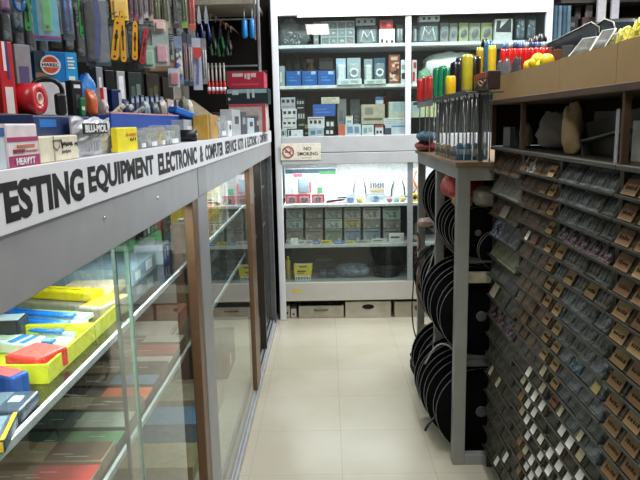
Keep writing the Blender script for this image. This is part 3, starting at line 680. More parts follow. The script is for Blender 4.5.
# second shelf
z = SHZ[2]
for i, (x0, x1, yt, c, lb) in enumerate(((284, 292, 52, '33342c', 'dark olive pouch hanging behind the blue bins, leftmost'), (293, 300, 50, '4a4534', 'brownish dark pouch behind the blue bins, second from left'), (301, 307, 54, '2c302e', 'black pouch behind the blue bins, third from left'))):
    bag_px('pouch', lb, 'bag', x0, x1, yt, z, CF+.22, .08, mt(c, .5), None, seed=i+11)
box_px('carton', 'small pale grey carton left of the blue bins on the second shelf', 'box', 279, 284.5, 66, z, CF, .08, [mt('9fb0ae', .5), PW, PG], 'patch')
BLU = mt('1f63b4', .35)
for i, (x0, x1, lb) in enumerate(((285.5, 301, 'leftmost of the three bright blue bins on the second shelf'), (301.5, 317, 'middle one of the three bright blue bins on the second shelf'), (317.5, 335, 'rightmost of the three bright blue bins on the second shelf'))):
    A = U(x0, 70+.0*i, 1, CF); B_ = U(x1, 70, 1, CF); w_ = B_.x-A.x-.004; h = A.z-z
    th = thing('storage_bin', lb, 'bin', ((A.x+B_.x)/2, CF+.09, z), 0, 'blue bins on the second shelf')
    MB().box((-w_/2, -.09, 0), (w_/2, -.085, h*.92), 0, .002).box((-w_/2, .085, 0), (w_/2, .09, h)).box((-w_/2, -.085, 0), (-w_/2+.004, .085, h)).box((w_/2-.004, -.085, 0), (w_/2, .085, h)).box((-w_/2, -.085, 0), (w_/2, .085, .004)).build('bin_body', BLU, th)
    MB().box((w_*.12 if i else w_*.28, -.0915, h*.7), (w_*.42, -.09, h*.9)).build('label_card', mt('a8c8ec', .5), th)
    MB().box((-w_*.3, -.0915, h*.3), (w_*.25, -.09, h*.38)).box((-w_*.3, -.0915, h*.5), (w_*.05, -.09, h*.56)).build('printed_lines', mt('5f98dc', .5), th)
th = thing('spray_gun', 'bronze-coloured nozzle bottle standing behind the blue bins', 'bottle', (U(311, 60, 1, CF+.24).x, CF+.24, z))
MB().lathe([(.038, 0), (.04, .01), (.04, .09), (.03, .13), (.018, .15), (.018, .175)], 18).build('bottle_body', mt('b08a68', .35, .2), th)
MB().box((-.03, -.02, .175), (.018, .02, .205), 0, .006).cyl((-.03, 0, .195), (-.045, 0, .195), .006).build('nozzle', mt('c2a48c', .35), th)
box_px('carton', 'brownish grey box standing behind the rightmost blue bin', 'box', 319, 333, 58, z, CF+.21, .1, [mt('6d6560', .5), mt('8c8680', .5), PK], 'band')
for i, (x0, x1, yt, s_, c, f, lb) in enumerate((
    (336, 346, 58, 'blob', 'a9c4d8', 'dfe8ee', 'pale blue and white blister pack next to the blue bins'),
    (347, 361, 57.5, 'ring', '9fb0b8', 'e6ecee', 'wide white blister pack with rounded dark frame on the second shelf'),
    (364, 373, 58.5, 'blob', '87979c', 'ccd6d6', 'grey-white blister pack in the middle of the second shelf'),
    (374, 386, 57.5, 'ring', '35566c', 'e4ecf0', 'blister pack with white contents in a dark blue frame on the second shelf'))):
    pack_px('blister_pack', lb, 'package', x0, x1, yt, z+.001, CF, .035, mt(c, .4), mt(f, .3), s_, group=g2)
    A = U(x0+1, yt+2, 1, CF); B_ = U(x1-1, 79, 1, CF)
box_px('long_carton', 'low white carton lying in front of the paired blister packs on the second shelf', 'box', 337, 362, 79, z, CF-.022, .02, [mt('d5e2e4', .5), mt('a8c4c8', .5), PG], 'patch')
box_px('long_carton', 'low pale green carton lying in front of the second pair of packs', 'box', 364, 386, 79.5, z, CF-.022, .02, [mt('c4d6d0', .5), mt('8fb0a8', .5), PG], 'patch')
box_px('carton', 'red-brown printed pack near the white door post on the second shelf', 'box', 388.5, 400, 55, z, CF, .05, [mt('7c4030', .45), mottle(('a86848', '3c2c26', 'd8c8b8', '8c3a30'), .02), mt('c4a48c', .45)], [(.1, .1, .9, .75, 1), (.2, .82, .8, .94, 2)])
box_px('carton', 'small white and dark pack touching the white door post on the second shelf', 'box', 400.8, 406, 60, z, CF, .05, [PW, PK, PG], [(.15, .2, .85, .45, 1), (.15, .6, .85, .8, 2)])
box_px('carton', 'narrow red and white carton just right of the white door post on the second shelf', 'box', 412, 417, 60, z, CF, .05, [mt('d8cfce', .45), PR, PG], [(.1, .1, .6, .5, 1), (.3, .65, .9, .9, 1)])
bag_px('plastic_bag', 'green netted bag at the left of the white sack on the second shelf', 'bag', 419, 432, 68, z, CF, .1, film('7ab08c', .6), mt('3f8a58', .5), seed=8)
bag_px('sack', 'large crumpled white plastic sack lying on the second shelf behind the green handles', 'bag', 425, 486, 50, z, CF+.03, .2, mt('cfd6d4', .35, bump=.6), None, seed=2)
# third shelf (on the deck)
z = SHZ[3]; C3 = CF
DOT = [PW, mt('33383c', .5), mt('b87c80', .5)]
SD = [(0, 0, 1, 1, 1), (.15, .5, .4, .75, 0), (.55, .5, .8, .75, 0)]
y0_ = 281.5
zz = box_px('small_carton', 'white carton with a black slot at the foot of the left stack, third shelf', 'box', 281, 287, 129, z, C3, .1, [mt('b8ccc4', .5), PK, PG], 'patch')
box_px('small_carton', 'white carton between black slots, second at the foot of the left stack', 'box', 288, 303, 130, z, C3, .1, [PW, PG, PK], [(.05, .1, .2, .95, 2), (.45, .15, .6, .35, 1)])
zq = max(zz, U(290, 130, 1, C3).z+.002)
zz = box_px('small_carton', 'white carton with three dots, lowest of the left stack on the third shelf', 'box', 282, 296.5, 120.5, zq, C3, .12, DOT, 'dots', g3)
zz = box_px('small_carton', 'white carton with three dots, middle of the left stack on the third shelf', 'box', 282, 296.8, 109, zz, C3, .12, DOT, 'dots', g3)
zz = box_px('small_carton', 'greyish carton with three dots on top of the left stack on the third shelf', 'box', 280.5, 295.3, 97.5, zz, C3+.01, .12, [mt('b8bcc4', .5)]+DOT[1:], 'dots', g3)
BD3 = [PK, mt('c8ccc8', .5), mt('8c9a60', .5)]
zz = box_px('small_carton', 'black box with pale dots beside the left stack, lowest', 'box', 304, 310, 122, z, C3+.02, .1, BD3, 'dots')
zz = box_px('small_carton', 'black box with pale dots beside the left stack, middle', 'box', 298, 306, 112, z+.05, C3+.03, .1, BD3, 'dots') if 0 else zz
box_px('small_carton', 'black box with white round marks right of the three-dot cartons', 'box', 297.3, 305, 110.5, zq+.001, C3+.01, .1, BD3, 'dots')
box_px('small_carton', 'upper black box with white round marks right of the greyish carton', 'box', 296, 304.5, 99, U(300, 110.3, 1, C3+.01).z+.002, C3+.01, .1, [PK, PG, PG], 'dots')
zz = box_px('carton', 'carton with blue bottle pictures at the foot of the middle stack on the third shelf', 'box', 308, 324, 128.3, z, C3, .12, [mt('b4c2cc', .5), mt('5a7c9c', .5), mt('7c9ab4', .5)], 'patch')
zz = box_px('carton', 'white carton with three black dots standing on the carton with bottle pictures', 'box', 307.5, 324.5, 117, zz, C3, .12, DOT, [(.12, .4, .27, .7, 1), (.37, .4, .54, .7, 1), (.64, .4, .8, .7, 1), (.05, .8, .95, .92, 2)])
zb2 = box_px('small_carton', 'black box with two white circles beside the carton with bottle pictures', 'box', 325, 334.5, 129, z, C3, .1, [PK, PW, PG], [(.1, .3, .4, .8, 1), (.55, .3, .85, .8, 1)])
zb3 = box_px('small_carton', 'black box with two white circles, upper one beside the three-dot carton', 'box', 325.3, 335, 120, zb2, C3, .1, [PK, PW, PG], [(.1, .3, .4, .8, 1), (.55, .3, .85, .8, 1)])
box_px('carton', 'bright blue box lying above the black boxes on the third shelf', 'box', 312.5, 335.5, 104.5, max(zb3, U(320, 116.8, 1, C3).z+.003), C3+.02, .12, [mt('2d62b8', .4), mt('5f8cd4', .4), mt('24509a', .4)], [(.1, .55, .6, .66, 1), (.1, .3, .8, .4, 1)])
zc = U(320, 104.3, 1, C3+.02).z+.002
box_px('long_carton', 'long cream carton resting on the bright blue box', 'box', 321, 339.5, 97.3, zc, C3+.02, .1, [PCR, mt('a89c80', .5), PG], 'text')
box_px('carton', 'white box with a grey oval mark right of the bright blue box', 'box', 337, 346.5, 99, z+.06, C3+.15, .1, [mt('c8ccce', .5), PG, PK], [(.2, .2, .6, .6, 1)])
zd = box_px('carton', 'carton with an orange end and blue print on the third shelf', 'box', 338, 361, 124.5, z, C3, .12, [mt('cfd6de', .5), mt('d86a50', .5), mt('7494b4', .5)], [(0, 0, .3, 1, 1), (.4, .2, .65, .8, 2), (.72, .2, .92, .8, 2)])
ze = box_px('small_carton', 'small white box with a yellow top mark on the orange-ended carton', 'box', 345.5, 353, 116, zd, C3, .08, [PW, mt('c8c850', .5), PG], [(.2, .85, .8, 1, 1), (.2, .2, .8, .5, 2)])
for k in range(3): box_px('slim_carton', ('dark slim box right of the small white box, lowest of three', 'dark slim box right of the small white box, middle of three', 'dark slim box right of the small white box, top of three')[k], 'box', 353.5, 360.5, 121.5-k*3.5, zd+.0205*k+.002*k, C3+.02, .08, [mt('2c3034', .5), mt('6a7074', .5), PG], 'text')
box_px('small_carton', 'small grey-white box standing at the back between the boxes on the third shelf', 'box', 350, 360, 99.5, z+.001, C3+.28, .08, [mt('b4b8bc', .5), PG, PG], 'text')
zf = box_px('carton', 'white carton with blue print below the big beige box', 'box', 361.5, 374, 125, z, C3, .12, [mt('d2dade', .5), mt('8aa0b4', .5), PG], 'patch')
zf2 = box_px('small_carton', 'small white and red carton with dark numbers on the third shelf', 'box', 375, 383.5, 125.5, z, C3, .12, [mt('d8d4d8', .5), PK, mt('b04048', .5)], [(.15, .15, .4, .45, 1), (.55, .15, .8, .45, 1), (0, .8, 1, 1, 2)])
box_px('carton', 'big beige box with grey picture on the third shelf', 'box', 361, 385, 104.5, max(zf, zf2)+.004, C3, .16, [mt('b8b09c', .5), mt('8c8678', .5), mt('6a645a', .5)], [(.1, .2, .9, .32, 2), (.15, .5, .5, .85, 1)])
box_px('small_carton', 'small blue and white box standing on the big beige box', 'box', 375.5, 383.5, 97, U(373, 104.3, 1, C3).z+.002, C3+.02, .07, [mt('b0c4d0', .5), mt('34608c', .5), PG], [(0, .55, 1, 1, 1)])
zg = box_px('carton', 'white carton with dark picture at the foot, left of the white door post', 'box', 385, 406, 125, z, C3, .14, [mt('c4ccd8', .5), mt('3c4450', .5), mt('5a90c8', .5)], [(.0, .0, .3, .7, 1), (.3, .8, 1, .95, 2)])
zg = box_px('carton', 'flat white carton over the one with the dark picture, third shelf', 'box', 383.5, 408, 118, zg, C3, .14, [mt('d4d8d8', .5), PG, PG], 'text')
box_px('carton', 'large pale green-grey box behind the white door post', 'box', 388.5, 440, 101.5, zg, C3+.01, .2, [mt('b9c2b0', .5), mt('a0b4bc', .5), mt('c9cda0', .5)], [(.08, .4, .62, .95, 1), (.66, .02, .98, .98, 2), (.85, .55, .89, .65, 1)])
# lit compartment
z = SHZ[4]
zz = box_px('display_box', 'white printed box with teal frame at the back left of the brightly lit compartment', 'box', 284, 337, 168, z, CF+.26, .08, [mt('eceef0', .5), mt('3c5c70', .5), PGR], [(.02, .84, .98, .97, 1), (.66, .8, .98, .9, 2), (.62, .2, .72, .4, 2)])
th = thing('blister_pack', 'white hanging card with a dark framed picture in the lit compartment', 'package', (U(303, 190, 1, CF+.14).x, CF+.14, z))
MB().box((-.068, 0, 0), (.06, .0015, .215)).build('backing_card', mt('f0e6ea', .5), th)
MB().box((-.03, -.012, .075), (.045, 0, .18), 0, .003).build('device', mt('7c8a98', .4), th); MB().box((-.036, -.013, .075), (-.03, 0, .18)).build('device_edge', mt('2c6c74', .4), th)
MB().box((-.068, -.001, .19), (.0, 0, .215)).box((.048, -.001, .07), (.06, 0, .15)).build('red_print', mt('d84050', .5), th)
for i, (x0, lb) in enumerate(((285, 'red carded pack with black coiled part, leftmost in the lit compartment'), (297.5, 'red carded pack with black coiled part, middle one in the lit compartment'), (311.5, 'red carded pack with black coiled part, right one in the lit compartment'))):
    pack_px('blister_pack', lb, 'package', x0, x0+13, 195, z, CF+.03, .035, mt('b83040', .45), mt('16181c', .3), 'ring', group='red packs in the lit compartment')
th = thing('knife_pack', 'long black knife on a red and white card lying in the lit compartment', 'package', (U(336, 200, 1, CF+.05).x, CF+.05, z), .12)
MB().box((-.075, -.02, 0), (.075, .02, .006)).build('backing_card', mt('d87880', .5), th); MB().prism([(-.07, .0), (.06, .012), (.07, .022), (-.02, .02), (-.07, .014)], -.008, .004, M=T4(0, 0, .006)).build('knife', PK, th)
for i, (x0, x1, yt, lb) in enumerate(((353, 366, 177, 'white folded apparatus with two dark arms left in the lit compartment'), (391, 405, 178, 'white folded apparatus with two dark arms right in the lit compartment'))):
    A = U(x0, yt, 1, CF+.12); B_ = U(x1, yt, 1, CF+.12); w_ = B_.x-A.x; h = A.z-z
    th = thing('crimping_stand', lb, 'tool', ((A.x+B_.x)/2, CF+.12, z))
    MB().prism([(-w_*.5, 0), (w_*.5, 0), (w_*.34, h*.8), (w_*.12, h*.98), (-w_*.12, h*.98), (-w_*.34, h*.8)], 0, .02).build('body', mt('e4e6ea', .4), th)
    b = MB()
    for k in (-1, 1): b.tube([(k*w_*.5, -.004, h*.05), (k*w_*.46, -.004, h*.5), (k*w_*.3, -.004, h*.9)], .006, 0, 6)
    b.build('arm', mt('3c4048', .4), th)
A = U(377, 180, 1, CF+.13)
th = thing('socket_set', 'open tray with a row of metal sockets in the lit compartment', 'tool set', (A.x, CF+.13, z))
MB().box((-.055, 0, 0), (.055, .02, .10), 0, .003).build('tray', mt('e8e0cc', .45), th)
for k in range(6): MB().cyl((-.045+k*.018, -.008, .10), (-.045+k*.018, -.008, .155), .0075, n=10).build('socket', mt('8c98a8', .25, .7), th)
MB().box((-.055, -.014, .085), (.055, 0, .10), 0, .001).build('holder', mt('b8a080', .5), th)
for i, (x0, x1, yt, c, sh, lb) in enumerate(((346, 355, 195, '5078b0', 'blob', 'small blue and white pack on the lit shelf left of the yellow one'), (356, 364, 196.5, 'd8b850', 'blob', 'small yellow tape roll on the lit shelf'), (365, 386, 194, '6c88b4', 'tool', 'white card with dark blue tools in the middle of the lit shelf'), (386.5, 393, 197, 'b04c54', 'blob', 'small red and green pack on the lit shelf'), (394, 400, 197.5, '5c9070', 'blob', 'small green pack on the lit shelf'), (400.5, 406, 195.5, 'd8b040', 'blob', 'yellow tape roll beside the grey post on the lit shelf'))):
    pack_px('small_pack', lb, 'package', x0, x1, yt, z, CF+.01, .03, mt('dfe4ea', .45), mt(c, .4), sh)
th = thing('blister_pack', 'white card with orange curved part right of the grey post in the lit compartment', 'package', (U(415, 190, 1, CF+.1).x, CF+.1, z))
MB().box((-.035, 0, 0), (.035, .0015, .24)).build('backing_card', mt('eeeef0', .5), th)
MB().tube([(-.01, -.008, .06), (.014, -.008, .1), (-.012, -.008, .15), (.008, -.008, .22)], .009).build('curved_part', mt('e0703c', .4), th)
th = thing('tape_roll', 'yellow ring standing at the foot of the orange part card in the lit compartment', 'tape', (U(415, 200, 1, CF+.03).x, CF+.04, z))
MB().lathe([(.016, -.01), (.032, -.01), (.032, .01), (.016, .01), (.016, -.01)], 20, M=T4(0, 0, .032) @ RX(PI/2)).build('roll', mt('d8b43c', .4), th)
# box shelf: two and a half rows of identical-size parts boxes
z = SHZ[5]
xs = [(285.5, 303.5), (304.5, 323), (324.5, 342.5), (343.5, 361), (362.5, 381), (382.5, 401)]
col = [['8d9490', '85847e', '9c9e9c', 'a6a8a8', 'c2bcbc', 'a4bcb4'], ['9aa6a8', '827d76', 'b4bec0', 'b0a474', '8a857c', '8f8c88'], ['8c857a', '8f8880', '7d8a78', '7a8ca4', '8290a0', '908c8a']]
rn = ('top', 'second', 'lowest'); cn = ('first', 'second', 'third', 'fourth', 'fifth', 'sixth')
for r, yt in ((2, 229), (1, 219), (0, 207.5)):
    for c_, (x0, x1) in enumerate(xs):
        zb = z if r == 2 else U((x0+x1)/2, {1: 229, 0: 219}[r], 1, CF+.07).z+.001
        A = U(x0, yt, 1, CF+.07); B_ = U(x1, yt, 1, CF+.07); h = U((x0+x1)/2, yt, 1, CF+.07).z-zb-.002
        th = thing('parts_box', '%s parts box in %s column, %s row below the lit compartment' % ({'8d9490': 'grey-green', '85847e': 'dull grey', '9c9e9c': 'grey', 'a6a8a8': 'light grey', 'c2bcbc': 'pale pinkish', 'a4bcb4': 'green and white'}.get(col[r][c_], ('bluish' if r == 2 and c_ > 2 else 'yellow-tan' if (r, c_) == (1, 3) else 'whitish' if c_ in (0, 2) else 'brown-grey')), cn[c_], rn[r]), 'box', ((A.x+B_.x)/2, CF+.07+.09, zb), 0, 'parts boxes below the lit compartment')
        w_ = B_.x-A.x-.006
        MB().box((-w_/2, -.09, 0), (w_/2, .09, h), 0, .006).build('box_body', mt(col[r][c_], .35), th)
        MB().box((-w_*.42, -.0915, h*.12), (w_*.42, -.09, h*.62), 0).build('contents_window', mottle((col[r][c_], '7c7e7c', 'b0b2b0', col[r][c_]), .016, .25), th)
        MB().box((-w_*.4, -.0912, h*.78), (w_*.4, -.09, h*.88)).build('front_line', mt('5c605e', .5), th)
for i, (x0, x1, yt, c, lb) in enumerate(((286, 290, 240, 'b4aea8', 'pinkish slip at the left end in front of the parts boxes'), (290.5, 298, 238.5, 'e8e8e6', 'bright white price card in front of the leftmost parts boxes'), (298.5, 306, 240.5, 'c6c4c4', 'grey-white card right of the bright white card on the box shelf'), (306.5, 312.5, 240.5, 'b8b4b2', 'dull card before the second column of parts boxes'), (313.5, 320, 241.5, '6c80b0', 'blue and white card before the parts boxes'), (321, 332, 240.5, 'c8b850', 'yellow card with dark print before the third column of parts boxes'), (333.5, 344.5, 241, '5878b4', 'blue card with pale print before the parts boxes'), (345.5, 355, 241, 'c4bc6a', 'pale yellow card before the fourth column of parts boxes'), (356, 371, 240.5, 'a8a898', 'long grey-green card before the parts boxes'), (371.5, 387, 239, 'c8c8c4', 'long whitish card with dark print before the fifth column'), (389, 404, 233.5, 'd4d2d0', 'large white card at the right before the sixth column of parts boxes'))):
    A = U(x0, yt, 1, CF); B_ = U(x1, yt, 1, CF)
    carton('price_card', lb, 'card', ((A.x+B_.x)/2, CF+.012, z), (B_.x-A.x, .012, A.z-z), [mt(c, .5), mt('4c5058', .5), PW], [(.12, .5, .7, .68, 1 if i not in (4, 6) else 2)] if i not in (1,) else [], 0, 'cards in front of the parts boxes')
for i, (x0, x1, yt, c, lb) in enumerate(((412, 419, 236, '88807c', 'small brown-grey pack right of the grey post on the box shelf'), (414, 424, 222, '7c7470', 'crumpled brown-white pouch right of the grey post on the box shelf'))):
    bag_px('pouch', lb, 'bag', x0, x1, yt, z, CF+.02+.14*i, .1, mt(c, .5, bump=.5), None, seed=30+i)
# bottom shelf
z = SHZ[6]
YB = mt('d0c02c', .4)
th = thing('plastic_bag', 'yellow and white printed bag standing on the bottom shelf of the end cabinet', 'bag', (U(303, 270, 1, CF+.05).x, CF+.05, z))
w_ = U(312.5, 270, 1, CF+.05).x-U(293.5, 270, 1, CF+.05).x; h = U(303, 263.5, 1, CF+.05).z-z
MB().prism([(-w_*.42, 0), (w_*.40, 0), (w_*.46, h*.5), (w_*.52, h), (0, h*.96), (-w_*.47, h), (-w_*.46, h*.4)], -.02, .02).build('bag_body', YB, th)
b = MB()
for k in range(9): b.box((-w_*.36+k*w_*.082, -.0215, h*.04), (-w_*.36+k*w_*.082+w_*.05, -.02, h*.22))
b.box((-w_*.3, -.0215, h*.52), (w_*.15, -.02, h*.6)).box((-w_*.3, -.0215, h*.42), (w_*.05, -.02, h*.46)).box((-w_*.2, -.0215, h*.8), (w_*.2, -.02, h*.87)); b.build('dark_print', PK, th)
MB().box((-w_*.4, -.0208, 0), (w_*.38, -.02, h*.27)).box((-w_*.42, -.0208, h*.97), (w_*.45, -.002, h*1.0)).build('white_band', PW, th)
th = thing('bottle', 'yellow plastic tube bottle left of the yellow printed bag', 'bottle', (U(288.3, 270, 1, CF+.08).x, CF+.08, z))
MB().lathe([(.016, 0), (.018, .01), (.018, .14), (.008, .155)], 16).build('bottle_body', mt('c4ac50', .4), th); MB().lathe([(.009, .155), (.009, .175)], 12).build('cap', mt('d8cc9c', .4), th)
A = U(358, 268, 1, CF+.12)
bag_px('plastic_bag', 'clear plastic bag with dark tools and blue sheet lying on the bottom shelf', 'bag', 337, 370, 265, z, CF+.06, .2, film('8fa4b4', .45), mottle(('2c3440', '6c8098', 'aab8c8', '1c2028'), .03), seed=21)
for i, (x0, x1, yt, c, lb) in enumerate(((320, 327, 272, '3c5c74', 'dull blue carton behind glass between the yellow bag and the clear bag'), (328, 336, 272, '33444c', 'dark blue-grey carton left of the clear bag on the bottom shelf'), (314, 336, 256, '3a403e', 'dark wire rack box at the back of the bottom shelf'), (372, 400, 268, '26292a', 'low dark coil of hoses right of the clear bag on the bottom shelf'))):
    if i < 3: box_px('carton', lb, 'box', x0, x1, yt, z, CF+.08+(.2 if i == 2 else 0), .1, [mt(c, .5), mt('5c6c74', .5), PK], 'text')
    else:
        b = MB()
        for k in range(5): b.tube([(.10*math.cos(a*PI/8)*(1+.05*k), .10*math.sin(a*PI/8), .012+k*.018) for a in range(16)], .010, 0, 6, closed=True)
        tag(b.build('hose_coil', mt('202425', .4), None, (U(386, 270, 1, CF+.15).x, CF+.16, z)), lb, 'hose')
# ------------------------------------------------------------------ goods on the left counter
CT = 1.4005
def ct(name, label, cat, x0, x1, yt, Xf, d, mats, pr='none', zb=CT, rot=0, group=None, sides=()):
    ya = U(x0, 130, 0, Xf).y; yb = U(x1, 130, 0, Xf).y; h = U((x0+x1)/2, yt, 0, Xf).z-zb
    return carton(name, label, cat, (Xf-d/2, (ya+yb)/2, zb), (yb-ya-.002, d, h), mats, PRINT[pr] if isinstance(pr, str) else pr, PI/2+rot, group, sides)
ct('small_carton', 'pale blue and white carton on the counter cut off by the left photo edge', 'box', -14, 4, 128, -.40, .08, [mt('c4d0da', .45), mt('3c5ca0', .45), PG], [(0, .8, 1, 1, 1)])
MAG = mt('a8346c', .45)
o = ct('printed_carton', 'white and magenta printed carton lettered HEAVYT at the front of the counter', 'box', 5.5, 37, 124, -.40, .10, [mt('e4dce0', .4), MAG, mt('c87858', .5), mt('8c2c34', .5)], [(0, .60, 1, .70, 1), (0, 0, 1, .27, 1), (.28, .46, .85, .52, 2), (.15, .34, .5, .42, 3), (.55, .36, .95, .39, 2)])
wq = o.dimensions.x if 0 else U(37, 130, 0, -.40).y-U(5.5, 130, 0, -.40).y
hq = U(21, 124, 0, -.40).z-CT
words('HEAVYT', wq*.6, hq*.16, PW, o, (-wq*.02, -.0525, hq*.14))
ct('large_carton', 'dark navy box behind the handwritten cream box on the counter', 'box', 34, 91, 116, -.436, .12, [mt('1e2f5c', .4), mt('1c6fc4', .4), PK], [(.08, .74, .34, .92, 1)])
o = ct('handwritten_carton', 'cream box with handwriting in black pen on its front', 'box', 37.5, 77, 136, -.405, .03, [mt('e2dcc6', .5), mt('b4a888', .5)], [(0, 0, 1, .03, 1), (.33, .03, .35, 1, 1)])
wq = U(77, 130, 0, -.405).y-U(37.5, 130, 0, -.405).y; hq = U(57, 136, 0, -.405).z-CT
b = MB(); rr = random.Random(9)
b.tube([(-wq*.18, 0, hq*.82), (-.02*wq, 0, hq*.84), (-.03*wq, 0, hq*.55), (-wq*.1, 0, hq*.45), (-wq*.17, 0, hq*.56)], .0007, closed=True)
def pen(x0, x1, z0, amp, n, r=.0006):
    b.tube([(x0+(x1-x0)*k/n, 0, z0+amp*(1 if k % 2 else -1)*rr.uniform(.4, 1)) for k in range(n+1)], r, n=5)
pen(wq*.04, wq*.32, hq*.66, hq*.09, 14, .0009); pen(wq*.38, wq*.47, hq*.64, hq*.10, 5); pen(wq*.02, wq*.26, hq*.36, hq*.08, 10)
b.tube([(wq*.02, 0, hq*.86), (wq*.05, 0, hq*.5)], .0011); 
b.build('handwriting', INK, o, (0, -.0158, 0))
# silver bag
ya, yb = U(80, 130, 0, -.41).y, U(117, 130, 0, -.41).y; hb = U(98, 118, 0, -.41).z-CT; wb = yb-ya
th = thing('silver_bag', 'crumpled silver white plastic bag lettered BLU-MOL beside the yellow price tag', 'bag', (-.425, (ya+yb)/2, CT), PI/2)
b = MB(); nx, nz = 12, 10; rr = random.Random(4)
F = [[b.bm.verts.new((-wb/2+wb*i/nx, -.012*math.sin(PI*i/nx)*math.sin(PI*min(1, (j+.3)/nz))-rr.uniform(0, .0025), hb*j/nz*(1+.05*math.sin(i*1.1)))) for i in range(nx+1)] for j in range(nz+1)]
Bk = [[b.bm.verts.new((-wb/2+wb*i/nx, .010*math.sin(PI*i/nx)*math.sin(PI*min(1, (j+.3)/nz))+.002, hb*j/nz*(1+.05*math.sin(i*1.1)))) for i in range(nx+1)] for j in range(nz+1)]
for g_, fl in ((F, 0), (Bk, 1)):
    for j in range(nz):
        for i in range(nx):
            b.bm.faces.new([g_[j][i], g_[j][i+1], g_[j+1][i+1], g_[j+1][i]])
for j in range(nz):
    for i in (0, nx): b.bm.faces.new([F[j][i], F[j+1][i], Bk[j+1][i], Bk[j][i]])
for i in range(nx):
    for j in (0, nz): b.bm.faces.new([F[j][i], F[j][i+1], Bk[j][i+1], Bk[j][i]])
b.build('bag_body', mt('c8cad0', .25, .35, .1, 60), th)
MB().box((-wb*.45, -.0175, hb*.58), (wb*.18, -.0155, hb*.86), 0, .0005).build('name_band', INK, th)
words('BLU-MOL', wb*.56, hb*.2, PW, th, (-wb*.13, -.0178, hb*.72), bold=.03)
b = MB()
for k in range(5): b.box((-wb*.4+k*.013, -.0165, hb*.12), (-wb*.4+k*.013+.005, -.015, hb*.34))
b.build('printed_lines', mt('9a9ca6', .4), th)
o = ct('price_tag', 'bright yellow square price card standing on the counter edge', 'card', 116.5, 137, 127.5, -.402, .012, [mt('f0e01c', .45), mt('e08a30', .5), mt('5a5418', .5)], [])
wq = U(137, 130, 0, -.402).y-U(116.5, 130, 0, -.402).y; hq = U(127, 127.5, 0, -.402).z-CT
words('5400', wq*.5, hq*.13, mt('d87a3a', .5), o, (wq*.16, -.0066, hq*.70)); words('6/1', wq*.3, hq*.14, mt('3a3618', .5), o, (wq*.24, -.0066, hq*.5))
# clear boxes along the front
for i, (x0, x1, yt, c, f, lb) in enumerate((
    (138, 147, 130, ('1c1e24', '4a4c54', '8a8c90'), 'c4ccd0', 'small clear box with dark part right of the yellow price card'),
    (147.5, 159, 128, ('8c9080', 'c8ccc0', '5c6258'), 'c4ccd0', 'clear box with grey-green part on the counter, second right of the price card'),
    (159.5, 166, 127, ('c8b440', 'e8dca0', '8c7c30'), 'd0d0c0', 'clear box with a yellow part on the counter edge'),
    (167, 181, 125, ('9ca8a4', 'd8dcd8', '5c6860'), 'c8d0d0', 'clear box of pale parts left of the black roller on the counter'),
    (219, 228, 116, ('9ca4a8', 'c8ccd0', '70787c'), 'c8d0d4', 'clear grey box right of the orange wooden block'))):
    ya, yb = U(x0, 130, 0, -.405).y, U(x1, 130, 0, -.405).y; h = U((x0+x1)/2, yt, 0, -.405).z-CT; w_ = yb-ya-.003
    th = thing('clear_box', lb, 'box', (-.43, (ya+yb)/2, CT), PI/2)
    MB().box((-w_*.38, -.018, .002), (w_*.38, .018, h*.7), 0, .006).build('contents', mottle(c, .014, .3), th)
    MB().box((-w_/2, -.024, 0), (w_/2, .024, h), 0, .004).build('clear_case', film(f, .35), th)
    MB().box((-w_*.2, -.0255, h*.08), (w_*.25, -.0245, h*.3)).build('white_label', PW, th)
q = U(190, 140, 0, -.42)
th = thing('roller', 'small black rubber roller lying on the counter before the wooden block', 'roller', (q.x, q.y, CT)); MB().cyl((-.03, 0, .018), (.02, 0, .018), .018, n=18).build('tyre', mt('141418', .5), th); MB().cyl((.02, 0, .018), (.024, 0, .018), .007).build('axle', mt('a0a4a8', .3, .6), th)
ct('small_carton', 'pale grey-blue carton behind the black roller', 'box', 184, 204, 120, -.46, .05, [mt('98a4ac', .5), mt('d0d8dc', .5), PG], 'patch')
o = ct('wooden_block', 'orange-tan wooden box standing upright on the counter', 'box', 208, 218, 115, -.405, .05, [mt('b8903c', .5, 0, .2, 30), mt('8c6a3c', .6)], [(.1, .0, .25, 1, 1)])
for (x0, x1, yt, c, lb, d) in ((228.5, 232, 121, 'e6e8ea', 'slim bright white box on the counter right of the clear grey box', .04), (232.5, 241, 110, 'b4b8bc', 'grey-white carton with dark square at the far part of the counter', .05), (241.5, 247, 112, '40464c', 'dark slate carton at the far part of the counter', .05), (248, 254.5, 118, 'b4c4cc', 'light blue-grey carton near the far end of the counter', .05), (255, 261.5, 117, '34383c', 'small dark carton near the far end of the counter', .05)):
    ct('small_carton', lb, 'box', x0, x1, yt, -.405, d, [mt(c, .45), mt('3c4044' if c[0] in 'eb' else 'a0a4a8', .5), PG], [(.3, .45, .75, .75, 1)])
q = U(265.5, 122, 0, -.43)
th = thing('tape_roll', 'grey roll standing at the far end of the counter', 'tape', (q.x, q.y, CT), PI/2)
MB().lathe([(.02, -.025), (.045, -.025), (.045, .025), (.02, .025), (.02, -.025)], 24, M=T4(0, 0, .045) @ RX(PI/2)).build('roll', mt('a2a6a6', .5), th)
